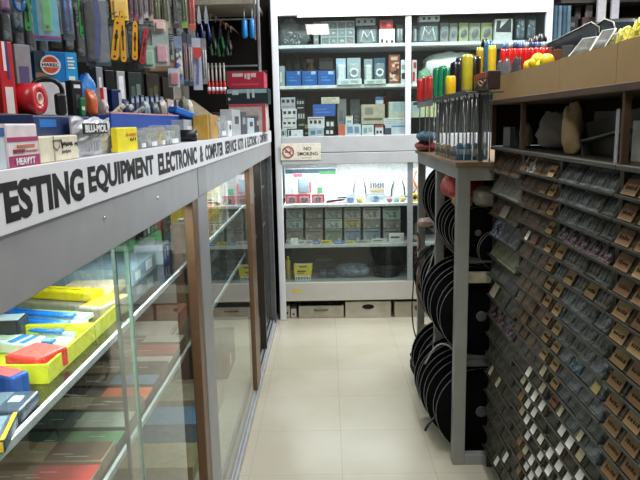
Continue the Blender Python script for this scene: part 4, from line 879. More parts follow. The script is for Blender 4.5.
# blue tray behind the front row
ya, yb = U(111, 120, 0, -.50).y, U(203, 120, 0, -.50).y; L = (yb-ya)/2
th = thing('blue_tray', 'long bright blue plastic tray with pink rim line on the counter', 'tray', (-.53, (ya+yb)/2, CT), PI/2)
MB().box((-L, -.03, 0), (L, -.026, .080), 0, .001).box((-L, .026, 0), (L, .03, .076)).box((-L, -.026, 0), (-L+.004, .026, .076)).box((L-.004, -.026, 0), (L, .026, .076)).box((-L+.004, -.026, 0), (L-.004, .026, .004)).build('tray_body', mt('1144a0', .35), th)
MB().box((-L, -.031, .080), (L, -.024, .084)).build('rim', mt('c08c98', .4), th)
MB().box((-L+.002, -.0325, 0), (L-.002, -.0302, .040)).build('grey_lower_strip', mt('5c5e60', .5), th)
b = MB(); b.box((-.11, -.02, 0), (.11, .02, .022), 0, .004); o = b.build('flat_tube', mt('2468c0', .35), None, (-.47, U(192, 112, 0, -.47).y, 1.466), 1.1, 0, .25); tag(o, 'bright blue plastic tube slanting down over the right end of the blue tray', 'tube')
carton('small_carton', 'blue small box tucked under the slanting blue tube', 'box', (-.465, U(192, 112, 0, -.465).y, CT), (.06, .03, .046), [mt('2452a8', .4), PW], [(.1, .2, .4, .8, 1)], PI/2)
# riser and the things on it
RZ_ = 1.478
tag(MB().box((-.86, .95, 1.4005), (-.585, 3.75, RZ_), 0, .002).build('riser_step', mt('2c2d30', .6)), 'dark raised step along the back of the counter', 'riser')
def rs_(name, label, cat, x0, x1, yt, X, d, mats, pr='none', zb=None, rot=-.7, sides=()):
    zb = RZ_ if zb is None else zb
    q0 = U((x0+x1)/2, 100, 0, X); dist = (q0-EYE).dot(FW); h = U((x0+x1)/2, yt, 0, X).z-zb
    return carton(name, label, cat, (X, q0.y, zb), ((x1-x0)*dist/FPX*.97, d, h), mats, PRINT[pr] if isinstance(pr, str) else pr, PI/2+rot, None, sides)
def rz(x, y, X): return U(x, y, 0, X).z
RM = [mt('c83038', .4), mt('ece6e8', .45), mt('3c4a80', .45)]
rs_('tall_carton', 'tall red and white pack behind the counter front row at the left photo edge', 'package', -2, 12.5, 44, -.63, .04, RM, [(.25, .0, .8, .38, 1), (.3, .6, .5, 1, 1), (.55, .5, .7, 1, 2)])
rs_('carton', 'grey box with purple print above the red tape roll', 'box', 14, 30, 47, -.70, .05, [mt('8c8890', .5), mt('5c4c78', .5), PG], [(.2, .3, .8, .7, 1)])
RED = mt('b82430', .3); 
def tape_roll(label, x, y, X, r, wd, mat, rot=PI/2-.9, zb=None):
    q = U(x, y, 0, X); th = thing('tape_roll', label, 'tape', (q.x, q.y, RZ_ if zb is None else zb), rot)
    M_ = T4(0, 0, r) @ RX(PI/2)
    MB().lathe([(r*.4, -wd/2), (r, -wd/2), (r, wd/2), (r*.4, wd/2), (r*.4, -wd/2)], 28, M=M_).build('tape', mat, th)
    MB().lathe([(r*.3, -wd/2-.001), (r*.4, -wd/2-.001), (r*.4, wd/2+.001), (r*.3, wd/2+.001), (r*.3, -wd/2-.001)], 24, M=M_).build('core', mt('d8b0a8', .5), th)
tape_roll('big red tape roll standing in front of the grey box with purple print', 28, 85, -.60, .031, .045, RED, PI/2-.1)
tape_roll('smaller red tape roll below the big red one on the counter', 44, 106, -.565, .021, .03, mt('c03040', .3), PI/2-.2, 1.401)
tape_roll('clear grey tape roll left of the smaller red roll', 31, 106, -.555, .02, .03, mt('8a9496', .25), PI/2-.2, 1.401)
# logo box
q0 = U(56, 100, 0, -.72); dist = (q0-EYE).dot(FW); wz = 40*dist/FPX; zb = rz(56, 83, -.72); h = rz(56, 54, -.72)-zb
carton('white_carton', 'white carton supporting the blue logo box, behind the black earmuffs', 'box', (-.72, q0.y, RZ_), (wz*.95, .06, zb-RZ_-.0012), [mt('d0d2d8', .5), mt('b0b4bc', .5)], [(.6, .2, .9, .25, 1), (.6, .4, .85, .45, 1), (.6, .6, .9, .65, 1)], PI/2-.9)
o = carton('logo_carton', 'blue box with an orange and white round HAREC logo above the white carton', 'box', (-.72, q0.y, zb), (wz, .06, h), [mt('1478c4', .4), mt('34424a', .45), mt('2c9cdc', .4), mt('8c6c50', .5)], [(0, .28, .26, 1, 1), (0, 0, .3, .3, 3), (.72, 0, 1, 1, 2)], PI/2-.9)
rl = h*.33; cxl = -wz*.14; czl = h*.56
b = MB(); b.cyl((cxl, -.0325, czl), (cxl, -.0305, czl), rl, n=32); b.build('logo_disc', mt('e8ecf0', .5), o)
b = MB(); b.cyl((cxl, -.0332, czl), (cxl, -.0315, czl), rl*.82, n=32); b.build('logo_orange', mt('d8502c', .5), o)
MB().box((cxl-rl, -.0338, czl-rl*.25), (cxl+rl, -.033, czl+rl*.25)).build('logo_band', mt('e8ecf0', .5), o)
words('HAREC', rl*1.7, rl*.34, INK, o, (cxl, -.0339, czl))
b = MB()
for k in range(4): b.box((wz*.27, -.0322, h*(.45+.11*k)), (wz*(.44-.03*(k % 2)), -.0312, h*(.51+.11*k)))
b.box((wz*.27, -.0322, h*.05), (wz*.42, -.0312, h*.2)); b.build('white_print', PW, o)
q = U(48, 100, 0, -.615); th = thing('earmuffs', 'black ear-protector headband shape standing before the white carton', 'earmuffs', (q.x, q.y, RZ_), PI/2-.9)
MB().tube([(-.032, 0, .02)]+[(-.032*math.cos(a*PI/10), 0, .055+.024*math.sin(a*PI/10)) for a in range(11)]+[(.032, 0, .02)], .0055).build('headband', mt('101114', .4), th)
for k in (-1, 1): MB().box((k*.026-.011, -.012, 0), (k*.026+.011, .012, .048), 0, .006).build('ear_cup', mt('1c1d22', .4), th)
for a in (
    ('slim_pack', 'tall black pack with white lettering-like marks right of the white carton', 'package', 69, 80.5, 81, -.60, .03, [mt('24262a', .4), PW, mt('4c4e54', .4)], [(.2, .78, .8, .88, 1), (.3, .2, .7, .6, 2)]),
    ('slim_pack', 'green package low behind the silver bag', 'package', 78, 83, 98, -.585, .02, [mt('2c7c4c', .4), PW], [(.2, .3, .8, .5, 1)]),
    ('slim_pack', 'grey strip pack right of the blue crumpled bag', 'package', 96, 103.5, 68, -.68, .02, [mt('8c8f96', .4), PW, PK], [(.3, .2, .7, .8, 1)]),
    ('slim_pack', 'red and white slim pack in front of the grey strip pack', 'package', 98, 106, 88, -.60, .02, [mt('d8d4d8', .4), RED, PG], [(.0, .55, .5, 1, 1)]),
    ('slim_pack', 'black pack with two pale lines left of the whitish card on the riser', 'package', 104.5, 115, 71, -.68, .02, [mt('101214', .4), PG, PG], [(.2, .5, .7, .56, 1), (.2, .38, .7, .44, 1)]),
    ('slim_pack', 'whitish card pack with black holes right of the black pack on the riser', 'package', 116, 125.5, 72, -.68, .02, [mt('9c9fa4', .4), PK, PW], [(.6, .1, .85, .2, 1), (.2, .3, .8, .9, 2)]),
    ('slim_pack', 'dark green-grey pack behind the small blue packs on the riser', 'package', 127, 143, 73, -.72, .02, [mt('23302c', .4), mt('4c5c58', .4), mt('6c7c74', .4)], 'patch'),
    ('slim_pack', 'dark olive pack at the back of the riser under the pink bag', 'package', 145, 160, 75, -.74, .02, [mt('2c2a20', .4), mt('4c4830', .4), mt('5c5434', .4)], 'patch'),
    ('slim_pack', 'dark brown pack at the right of the olive pack on the riser', 'package', 161, 174, 78, -.74, .02, [mt('302820', .4), mt('c8b440', .4), mt('5c5434', .4)], [(.2, .4, .6, .5, 1)])): rs_(*a)
def rbag(label, x0, x1, yt, yb, X, mat, inner=None, seed=1, name='plastic_bag'):
    q = U((x0+x1)/2, yb, 0, X); dist = (q-EYE).dot(FW)
    return bag(name, label, 'bag', (q.x, q.y, RZ_), ((x1-x0)*dist/FPX, .04, U((x0+x1)/2, yt, 0, X).z-RZ_), mat, inner, PI/2-.8, seed=seed)
rbag('bright blue crumpled bag standing high behind the orange packet', 80, 96, 72, 100, -.66, mt('1f7cc8', .35, bump=.6), seed=6)
rbag('orange crumpled packet below the blue bag', 85, 96, 88, 105, -.61, mt('cc6c3c', .35, bump=.6), seed=7)
rbag('pale blue packet low behind the silver bag', 88, 99, 106, 115, -.575, mt('5c9cd0', .3), seed=8) if 0 else None
rs_('roll_pack', 'dark navy rounded pack in front of the whitish card on the riser', 'package', 109, 120, 90, -.61, .025, [mt('1c2a58', .35), mt('b4b8c4', .4), PG], [(.7, .1, 1, .9, 1)])
for i, x in enumerate((110.5, 119.5, 131)):
    q = U(x+5, 108, 0, -.595)
    th = thing('remote_control', ('cream rounded handset leaning on the riser, left one', 'cream rounded handset leaning on the riser, right one', 'grey-edged slanting handset next to the small blue packs')[i], 'remote', (q.x, q.y, RZ_+.012), PI/2-.8, None, 0, .9 if i < 2 else 1.0)
    MB().box((-.008, -.006, -.012), (.008, .006, .034), 0, .005).build('body', mt(('c9c4a8', 'cfcab4', '8c9498')[i], .45), th)
    b = MB()
    for k in range(3): b.box((-.004, -.0072, -.004+k*.010), (.004, -.006, .0+k*.010))
    b.build('keys', mt('7a7868', .5), th)
for k in range(7):
    x = 129+k*4.9
    rs_('small_blue_pack', 'small blue-grey upright pack on the riser, number %s of seven from the left' % ('one', 'two', 'three', 'four', 'five', 'six', 'seven')[k], 'package', x, x+4.2, 97-.9*(k % 3), -.62, .018, [mt(('3c4c70', '5c6a84', '2c3c60', '74829a', '34466c', '4c5c7c', '68748c')[k], .35), mt('a8b4c0', .4), PG], [(.15, .7, .85, .92, 1)])
rs_('small_pack', 'crumpled white and pink pack right of the small blue packs', 'package', 165, 173, 100, -.62, .02, [mt('c4b8b4', .4), mt('b48c8c', .4), PW], 'patch')
rs_('small_pack', 'grey-white pack at the right of the riser before the cream wedge', 'package', 174, 182, 100, -.62, .02, [mt('b0b0ac', .4), mt('c8b44c', .4), PW], 'patch')
for i, (x0, x1, yt, c, lb) in enumerate(((100, 107, 99, 'b8b0b4', 'crumpled whitish packet on the riser between the slim packs'), (121, 128, 98, '3c4a6c', 'crumpled navy packet behind the cream handsets'), (141, 149, 100, '8c9aa4', 'crumpled steel-blue packet amid the small blue packs'), (150, 158, 101, '54626c', 'crumpled slate packet before the small blue packs'), (158, 166, 99, 'a49c94', 'crumpled greyish packet right of the small blue packs'), (180, 188, 96, '6c6c60', 'crumpled olive-grey packet under the pale blue card'), (186, 193, 99, 'c4c0b8', 'crumpled off-white packet beside the cream wedge'))):
    rbag(lb, x0, x1, yt, 111, -.595, mt(c, .3, bump=.5), seed=80+i, name='packet')
# far end of the counter
def far(name, label, cat, x0, x1, yt, yb, Y, d, mats, pr='none', zb=None):
    A = U(x0, (yt+yb)/2, 1, Y); B_ = U(x1, (yt+yb)/2, 1, Y); z0 = U((x0+x1)/2, yb, 1, Y).z if zb is None else zb; h = U((x0+x1)/2, yt, 1, Y).z-z0
    carton(name, label, cat, ((A.x+B_.x)/2, Y+d/2, z0), (B_.x-A.x, d, h), mats, PRINT[pr] if isinstance(pr, str) else pr)
    return z0+h+.0008
z1 = far('long_carton', 'white and pink box with a red end under the dark clamshell case', 'box', 229, 265.5, 104, 118, 3.9, .2, [mt('cfc2bc', .4), mt('c8505c', .4), mt('a89c98', .4)], [(.9, 0, 1, 1, 1), (0, .9, 1, 1, 1), (.1, .2, .8, .6, 2)], zb=CT)
z2 = far('tool_case', 'dark clamshell case with white lettering-like streaks between the red box and the pink box', 'case', 226, 268, 88.5, 104, 3.9, .2, [mt('1f3338', .35), mt('9cc4c8', .35), mt('cfd8dc', .35)], [(.03, .7, .97, .96, 1), (.15, .6, .3, .9, 2), (.5, .35, .56, .95, 2), (.62, .4, .68, .95, 2), (.05, .25, .1, .4, 2)], zb=z1)
far('red_carton', 'red box with white script-like streaks on top of the dark clamshell case', 'box', 228, 264, 72, 88, 3.9, .2, [mt('c22a44', .35), mt('f0d8dc', .4), mt('d85870', .4)], [(.12, .72, .42, .92, 1), (.46, .6, .52, .9, 1), (.54, .55, .62, .92, 1), (.64, .68, .78, .92, 1), (.1, .2, .85, .3, 2)], zb=z2)
# black printed bags lying between
th = thing('printed_bag', 'black glossy bag with white streaks lying left of the pink box', 'bag', (U(216, 106, 1, 3.2).x, 3.2, CT), .3)
b = MB(); b.ball((0, 0, .055), 1, 0, (.085, .05, .055), n=16); b.build('bag_body', mt('181b20', .2, bump=.5), th)
b = MB()
for k in range(5): b.box((-.05+k*.022, -.053, .05+.008*(k % 2)), (-.043+k*.022, -.02, .085))
b.build('white_marks', mt('c8ccd0', .4), th)
th = thing('cream_wedge', 'cream coloured wedge-shaped block with a dark blue picture standing behind the blue tube', 'box', (U(197, 98, 1, 3.05).x, 3.05, RZ_), .2)
MB().prism([(-.10, 0), (.09, 0), (-.02, .085), (-.10, .10)], -.03, .03).build('block', mt('c4b898', .5), th)
MB().box((-.06, -.032, .035), (-.02, -.03, .07)).build('picture', PNV, th); MB().box((-.1, -.033, .01), (-.075, -.03, .09)).build('dark_band', PK, th)

# ------------------------------------------------------------------ pegboard and hanging goods
pb = thing('pegboard', 'dark pegboard wall with hooks above the counter', 'pegboard', (-.88, 2.2, 1.40))
P(MB().box((-.90, .3, 1.4), (-.885, 3.8, 2.45)), 'board', mt('141210', .8), pb)
hookm = mt('9a9ea2', .3, .7)
def hook(y, z, X, ro=PI/2):
    P(MB().tube([(-.885, y, z), (X-.02, y, z), (X-.01, y, z+.006)], .002, n=6), 'hook', hookm, pb)
def hsetup(x0, x1, yt, yb, X):
    q = U((x0+x1)/2, yb, 0, X); dist = (q-EYE).dot(FW); return q, (x1-x0)*dist/FPX, (yb-yt)*dist/FPX
def hang(label, x0, x1, yt, yb, X, card, fill, shape='tool', rot=.45, name='hanging_pack', d=.015, **k):
    q, w_, h = hsetup(x0, x1, yt, yb, X); hook(q.y, min(q.z+h-.01, 2.4), X-.0)
    return pack(name, label, 'package', (q.x, q.y, q.z), w_, h, d, card, fill, shape, rot=rot, **k)
def knife(label, x0, x1, yt, yb, X, c, lean=.12, rot=.5):
    q, w_, h = hsetup(x0, x1, yt, yb, X); hook(q.y, q.z+h-.012, X)
    th = thing('utility_knife', label, 'knife', (q.x, q.y, q.z), rot, None, 0, lean)
    w_ = max(w_*.62, .016); m_ = mt(c, .4)
    MB().prism([(-w_*.5, h*.04), (-w_*.3, 0), (w_*.3, 0), (w_*.5, h*.05), (w_*.42, h*.9), (w_*.15, h), (-w_*.3, h*.97), (-w_*.45, h*.85)], -.006, .006).build('handle', m_, th)
    MB().box((-w_*.12, -.0068, h*.22), (w_*.12, -.006, h*.7)).cyl((0, -.007, h*.08), (0, -.006, h*.08), w_*.16, n=12).cyl((0, -.007, h*.86), (0, -.006, h*.86), w_*.16, n=12).build('slot', mt('2c2414', .5), th)
    MB().box((-w_*.2, -.009, h*.5), (w_*.2, -.006, h*.6), 0, .001).build('slider', mt('1c1c1c', .4), th)
def plier(label, x0, x1, yt, yb, X, c, rot=.45):
    q, w_, h = hsetup(x0, x1, yt, yb, X); hook(q.y, q.z+h*.93, X)
    th = thing('pliers', label, 'pliers', (q.x, q.y, q.z), rot)
    for s_ in (-1, 1):
        MB().tube([(s_*w_*.28, 0, .005), (s_*w_*.42, 0, h*.3), (s_*w_*.2, 0, h*.6)], [.006, .008, .006]).build('handle', mt(c, .35), th)
    MB().prism([(-w_*.25, h*.58), (w_*.25, h*.58), (w_*.3, h*.72), (w_*.08, h), (-w_*.08, h), (-w_*.3, h*.72)], -.006, .006).build('jaws', mt('7c8084', .3, .8), th)
GRN = '2fae4e'
hang('purple hanging pack at the top left corner', 0, 11, -20, 14, -.72, mt('5c4468', .4), mt('8c5c9c', .35), 'blob')
q, w_, h = hsetup(15, 25, -12, 11, -.70); th = thing('hand_loop', 'bright blue looped handle hanging near the top left corner', 'handle', (q.x, q.y, q.z), .4); hook(q.y, q.z+h, -.70)
MB().tube([(w_*.45*math.sin(a*PI/8), 0, h*.5-h*.48*math.cos(a*PI/8)) for a in range(16)], .004, closed=True).build('loop', mt('2870c0', .3), th)
hang('clear hanging pack of bluish steel parts below the blue loop', 14, 24, -5, 33, -.76, mt('4c5a60', .4), mottle(('5c7080', '8ca0ac', '34434c'), .015), 'blob')
knife('green tool with pale tip hanging left of the cyan card', 26, 32, -6, 31, -.70, '3c9a5c', 0)
hang('cyan carded pack with a thick bright green knife, pink line at its foot', 35, 61, -25, 44, -.68, mt('2ca6d0', .4), mt('2cb85c', .35), 'rod', bub=(.28, .16, .72, .98)) if 0 else None
q, w_, h = hsetup(36, 60, -25, 41, -.68); hook(q.y, q.z+h-.01, -.68)
th = thing('knife_pack', 'cyan carded pack with a thick bright green knife and pink foot line', 'package', (q.x, q.y, q.z), .5)
MB().box((-w_/2, 0, 0), (w_/2, .0015, h)).build('backing_card', mt('3aa8d4', .4), th); MB().box((-w_/2, -.001, .004), (w_/2, 0, .012)).build('pink_line', mt('a05c9c', .4), th)
b = MB(); b.box((-w_*.17, -.014, h*.13), (w_*.2, -.001, h), 0, .004); b.build('knife_body', mt('34b850', .35), th); MB().cyl((0, -.0155, h*.19), (0, -.014, h*.19), .004).build('rivet', mt('1c4a28', .5), th)
MB().box((-w_*.36, -.017, h*.06), (w_*.47, -.0155, h)).build('clear_cover', CLEAR, th)
hang('clear pack with a slim blue tool right of the cyan card', 64, 75, -20, 40, -.68, mt('5c6c78', .4), mt('2c5ca8', .35), 'rod')
hang('whitish striped card behind the slim blue tool', 58, 66, -20, 34, -.76, mt('8c969c', .4), mt('5c6468', .35), 'rod')
knife('bright green flat tool hanging left of the large clear blister', 80, 86, -12, 37, -.69, '3aa84c', 0)
hang('large clear blister with a dark tool and a blue-violet tool inside', 87, 111, -10, 66, -.62, mt('4c5c68', .35), mt('2c3c80', .3), 'tool', name='blister_pack', d=.02, head=mt('9cb0bc', .3), bub=(.05, .04, .95, .98))
th = [o for o in COL.objects if o.name.startswith('blister_pack') and o.get('label', '').startswith('large clear blister')][0]
b = MB(); b.prism([(-.03, .02), (-.01, .01), (-.005, .12), (-.012, .17), (-.03, .16)], -.015, -.002); b.build('dark_tool', mt('1c2428', .3), th)
hang('yellow header card behind the yellow knives', 112, 129, -4, 20, -.70, mt('ecc830', .4), mt('e8b820', .4), 'blob', rot=.6, d=.01)
knife('yellow knife with a black slot hanging leftmost of the three', 108, 120, 18, 60, -.66, 'e2a424', .16)
knife('yellow knife with a black slot hanging in the middle of the three', 119, 128, 12, 62, -.66, 'e4a828', .03)
knife('yellow knife with a black slot hanging rightmost of the three', 130, 139, 22, 60, -.66, 'dfa020', .08)
hang('dark pack behind the yellow knives', 110, 130, 20, 62, -.76, mt('1c1a18', .5), mt('8c6a24', .4), 'tool')
knife('slim red tool hanging right of the yellow knives', 137, 146, 28, 64, -.70, 'a82c34', .2)
for i, (x, c) in enumerate(((129, '7c3c5c'), (134, '9c4878'), (139, 'b8a8a8'), (144, 'cfc4c4'), (149, 'c8b0ac'))):
    hang('%s slim strip hanging above the red tool, %s from the left' % (('wine-purple', 'pinkish purple', 'greyish', 'white', 'pale pink')[i], ('first', 'second', 'third', 'fourth', 'fifth')[i]), x, x+4.5, -22, 18+3*(i % 3), -.72, mt(c, .4), mt('58303c' if i != 3 else '808488', .35), 'rod', group=None)
hang('clear pack with black and teal scissors hanging above the green bag', 142, 155, 22, 50, -.72, mt('5c6a6a', .4), mt('1c3034', .3), 'M')
hang('clear bag with a pink piece hanging over the shelf', 154, 170, 24, 66, -.67, film('c8d8d4', .5), mt('e0a4b4', .35), 'blob', bub=(.2, .06, .9, .5), rot=.3, name='hanging_bag')
hang('pale pink folded card above the clear bag', 154, 166, 20, 31, -.665, mt('e0b8b4', .4), mt('e8c4bc', .35), 'blob')
hang('pale green see-through bag left of the pink piece', 144, 155, 46, 68, -.68, film('a8d0b8', .6), mt('88b89c', .35), 'blob', name='hanging_bag')
hang('orange-brown flat pack at the foot of the hanging bags', 146, 176, 60, 74, -.76, mt('7c4428', .4), mt('a8702c', .35), 'blob')
for i, (x0, x1, c, f, lb) in enumerate(((155, 161, '8c9424', '4c5c20', 'long yellow-green pack hanging from the top, first of four'), (163, 170, 'a0a034', '34481c', 'long yellow-green pack hanging from the top, second of four'), (173, 179, '3c2420', '241c1c', 'long dark brown pack hanging from the top between the yellow-green ones'), (182, 188, '84b43c', '3c5c2c', 'long lime green pack hanging from the top beside the red-orange one'), (188.5, 196, 'd4502c', 'dc3420', 'long red-orange pack hanging from the top'))):
    hang(lb, x0, x1, -18, 28+2*(i == 4), -.68, mt(c, .4), mt(f, .35), 'rod')
MUL = [mottle(('c03c3c', '2c4c9c', 'e0dce0', '3c8c4c', 'd8c040'), .016, .3), mottle(('4c4c9c', 'b8bcd0', 'c84038', '8c94b8'), .016, .3), mottle(('6c7c8c', 'b4bcc4', '3c4c5c'), .014, .3)]
for i, (x0, x1, yt, yb, m1, m2, sh, lb) in enumerate((
    (176, 184, 38, 84, mt('7c90b0', .4), MUL[0], 'blob', 'multicoloured hanging pack with red round print left of the dark strips'),
    (184.5, 189, 34, 86, mt('2c3850', .4), mt('8c4438', .35), 'rod', 'dark navy hanging strip between the multicoloured packs'),
    (189.5, 194, 36, 86, mt('4c5064', .4), mt('b8b0ac', .35), 'rod', 'greyish hanging strip between the multicoloured packs'),
    (194, 203, 40, 90, mt('c4cce0', .4), mt('5c50b4', .35), 'tool', 'white-blue hanging pack with violet tool and red shield print'),
    (203, 208, 40, 84, mt('8c8c88', .4), mt('c4c4bc', .35), 'rod', 'grey hanging strip at the right end of the pegboard'),
    (169, 180, 69, 87, mt('b8c8dc', .4), mt('c46c70', .35), 'blob', 'small pale blue card with a red mark hanging low'))):
    hang(lb, x0, x1, yt, yb, -.66, m1, m2, sh, rot=.35)
q = U(198, 60, 0, -.645); b = MB(); b.prism([(-.022, .06), (.022, .06), (.02, .02), (0, 0), (-.02, .02)], -.002, 0)
tag(b.build('red_shield_badge', mt('d83c3c', .4), None, (q.x, q.y-.012, q.z), .35), 'red shield shaped badge on the white-blue hanging pack', 'badge')
for i, (x0, x1) in enumerate(((197, 203), (204, 210))):
    plier(('navy-handled pliers hanging at the right end of the pegboard, left pair', 'navy-handled pliers hanging at the right end of the pegboard, right pair')[i], x0, x1+1, 8, 48, -.70, '2c3c78')
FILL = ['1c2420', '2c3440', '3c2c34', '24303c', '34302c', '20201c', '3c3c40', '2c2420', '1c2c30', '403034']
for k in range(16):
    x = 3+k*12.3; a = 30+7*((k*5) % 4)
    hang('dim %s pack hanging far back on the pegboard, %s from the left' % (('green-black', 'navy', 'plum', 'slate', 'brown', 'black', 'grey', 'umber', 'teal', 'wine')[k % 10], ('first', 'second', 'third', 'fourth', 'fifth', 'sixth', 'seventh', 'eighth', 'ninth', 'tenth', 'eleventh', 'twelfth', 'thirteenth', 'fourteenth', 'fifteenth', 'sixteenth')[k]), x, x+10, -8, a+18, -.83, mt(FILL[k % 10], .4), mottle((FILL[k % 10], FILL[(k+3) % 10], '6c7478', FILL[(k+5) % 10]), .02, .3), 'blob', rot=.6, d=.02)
# alcove at the end of the counter
al = thing('tool_alcove', 'dark alcove board with a pale top shelf and hook bars left of the end cabinet', 'board', (-.64, 4.75, 1.40))
def AL(mb, name, mat): return P(mb, name, mat, al)
AL(MB().box((-.99, 4.80, 0), (-.40, 4.82, 2.7)), 'board', mt('171513', .8))
AL(MB().box((-.99, 4.30, 2.205), (-.44, 4.80, 2.235), 0, .002), 'top_shelf', mt('9c9684', .5))
AL(MB().box((-.72, 4.78, 1.72), (-.42, 4.80, 1.83)), 'brown_panel', mt('5c4030', .6))
AL(MB().box((-.99, 4.5, 1.835), (-.46, 4.508, 1.845)).box((-.99, 4.5, 1.845), (-.985, 4.8, 1.85)), 'hook_bar', hookm)
AL(MB().box((-.99, 4.45, 2.13), (-.46, 4.458, 2.14)).box((-.99, 4.458, 2.13), (-.985, 4.8, 2.14)), 'hook_bar', hookm)
for i, (x0, x1, yt, yb) in enumerate(((211, 217, 26, 56), (218, 225, 24, 57), (227, 232, 30, 56))):
    q = U((x0+x1)/2, yb, 1, 4.44); q2 = U((x0+x1)/2, yt, 1, 4.44); w_ = (x1-x0)/FPX*4.5
    th = thing('pliers', ('green and grey pliers hanging in the alcove, leftmost', 'bright green pliers hanging in the alcove, middle', 'grey-handled pliers hanging in the alcove, rightmost')[i], 'pliers', (q.x, 4.44, q.z)); h = q2.z-q.z; c = ('4c6c54', '2c7c44', '6c706c')[i]
    for s_ in (-1, 1): MB().tube([(s_*w_*.25, 0, .005), (s_*w_*.42, 0, h*.3), (s_*w_*.18, 0, h*.6)], .008).build('handle', mt(c, .35), th)
    MB().prism([(-w_*.25, h*.58), (w_*.25, h*.58), (w_*.08, h), (-w_*.08, h)], -.006, .006).build('jaws', mt('5c6064', .3, .8), th)
for k in range(5):
    x = 209.5+k*3.9; q = U(x, 94, 1, 4.49); q2 = U(x, 63, 1, 4.49); h = q2.z-q.z
    th = thing('file', 'red and white handled file in the hanging row of five, %s from the left' % ('first', 'second', 'third', 'fourth', 'fifth')[k], 'file', (q.x, 4.49, q.z))
    MB().cyl((0, 0, h*.42), (0, 0, h), .006, n=8).build('shaft', mt('d8d4cc', .3), th)
    MB().lathe([(.006, 0), (.011, .01), (.010, h*.3), (.007, h*.42)], 12).build('handle', mt('b82c30', .35), th); MB().cyl((0, 0, h*.1), (0, 0, h*.22), .0115, n=12).build('white_band', PW, th)
for k, (x0, x1) in enumerate(((242, 248), (250, 255.5))):
    q = U((x0+x1)/2, 38, 1, 4.4); q2 = U((x0+x1)/2, 19, 1, 4.4); h = q2.z-q.z; top = 2.205-q.z
    th = thing('file', ('bright blue handled tool hanging under the pale shelf, left one', 'bright blue handled tool hanging under the pale shelf, right one')[k], 'tool', (q.x, 4.4, q.z))
    MB().lathe([(.012, 0), (.02, .012), (.018, h*.9), (.010, h)], 14).build('handle', mt('1480c8', .35), th); MB().cyl((0, 0, h), (0, 0, top), .004).build('shaft', mt('c8ccd0', .3, .5), th)
for k, (x, yb, r) in enumerate(((257.5, 42, .006), (262, 73, .010))):
    q = U(x, yb, 1, 4.38); 
    tag(MB().cyl((0, 0, 0), (0, 0, 2.75-q.z), r, n=12).build('metal_rod', mt('b8bcc4', .25, .6), None, (q.x, 4.26, q.z-.0)), ('thin chrome rod hanging from above left of the end cabinet', 'thicker chrome rod hanging from above next to the end cabinet')[k], 'rod')
q = U(240, 58, 1, 4.6)
for k, (x, c) in enumerate(((206, '8c6c58'), (213, 'a08458'))):
    qq = U(x+4, 40, 1, 4.5)
for k in range(6):
    q = U(206+k*5, 12+k*3.2, 1, 4.42)
    tag(MB().tube([(0, .36, .01), (0, .0, .01), (0, -.02, 0), (0, -.02, -.03)], .004).build('hanging_hook', mt(('a86c4c', 'b89c7c', '8c7c70')[k % 3], .4), None, (q.x, q.y, q.z)), '%s bent hook projecting from the alcove board, %s from the left' % (('orange', 'cream', 'grey-brown')[k % 3], ('first', 'second', 'third', 'fourth', 'fifth', 'sixth')[k]), 'hook')

# ------------------------------------------------------------------ goods inside the showcase
def qbox(name, label, cat, a, b_, c, z, h, mats, top=(), group=None, front=None):
    """box whose base corners are seen at a (front left), b (front right), c (back right)"""
    A, B_, C_ = (Vector((p[1], p[2], z)) if p[0] == 'at' else U(*p, 2, z) for p in (a, b_, c)); u_ = B_-A; v_ = C_-B_; v_ = v_-u_*(v_.dot(u_)/u_.dot(u_)); w_ = u_.length; d_ = v_.length
    ang = math.atan2(u_.y, u_.x); cen = A+u_/2+v_/2
    b = MB(); b.box((-w_/2, -d_/2, 0), (w_/2, d_/2, h), 0, min(.004, h*.2))
    for i, (u0, v0, u1, v1, mi) in enumerate(top): b.box((-w_/2+u0*w_, -d_/2+v0*d_, h), (-w_/2+u1*w_, -d_/2+v1*d_, h+.0008+.0002*i), mi)
    if front is not None: b.box((-w_/2+.002, -d_/2-.0008, h*.15), (w_/2-.002, -d_/2, h*.85), front)
    return tag(b.build(name, mats, None, (cen.x, cen.y, z), ang), label, cat, group)
S1 = 1.0245
def tray(label, y0, y1):
    th = thing('yellow_tray', label, 'tray', (-.632, (y0+y1)/2, S1)); L = (y1-y0)/2-.001; W_ = .155
    MB().box((W_-.004, -L, 0), (W_, L, .034), 0, .001).box((-W_, -L, 0), (-W_+.004, L, .034)).box((-W_+.004, -L, 0), (W_-.004, -L+.004, .034)).box((-W_+.004, L-.004, 0), (W_-.004, L, .034)).box((-W_+.004, -L+.004, 0), (W_-.004, L-.004, .003)).build('tray_body', mt('d4d62c', .4), th)
tray('nearer of two yellow-green trays on the upper glass shelf, holding the red box', 1.02, 1.244)
tray('farther of two yellow-green trays on the upper glass shelf, holding blue tools', 1.246, 1.475)
SB = S1+.0035
qbox('red_box', 'glossy salmon red plastic box in the nearer yellow tray', 'box', (6, 375), (38, 380), (60, 363), SB+.002, .036, [mt('e0443a', .3), mt('e8665c', .3)], [(.06, .08, .94, .92, 1)])
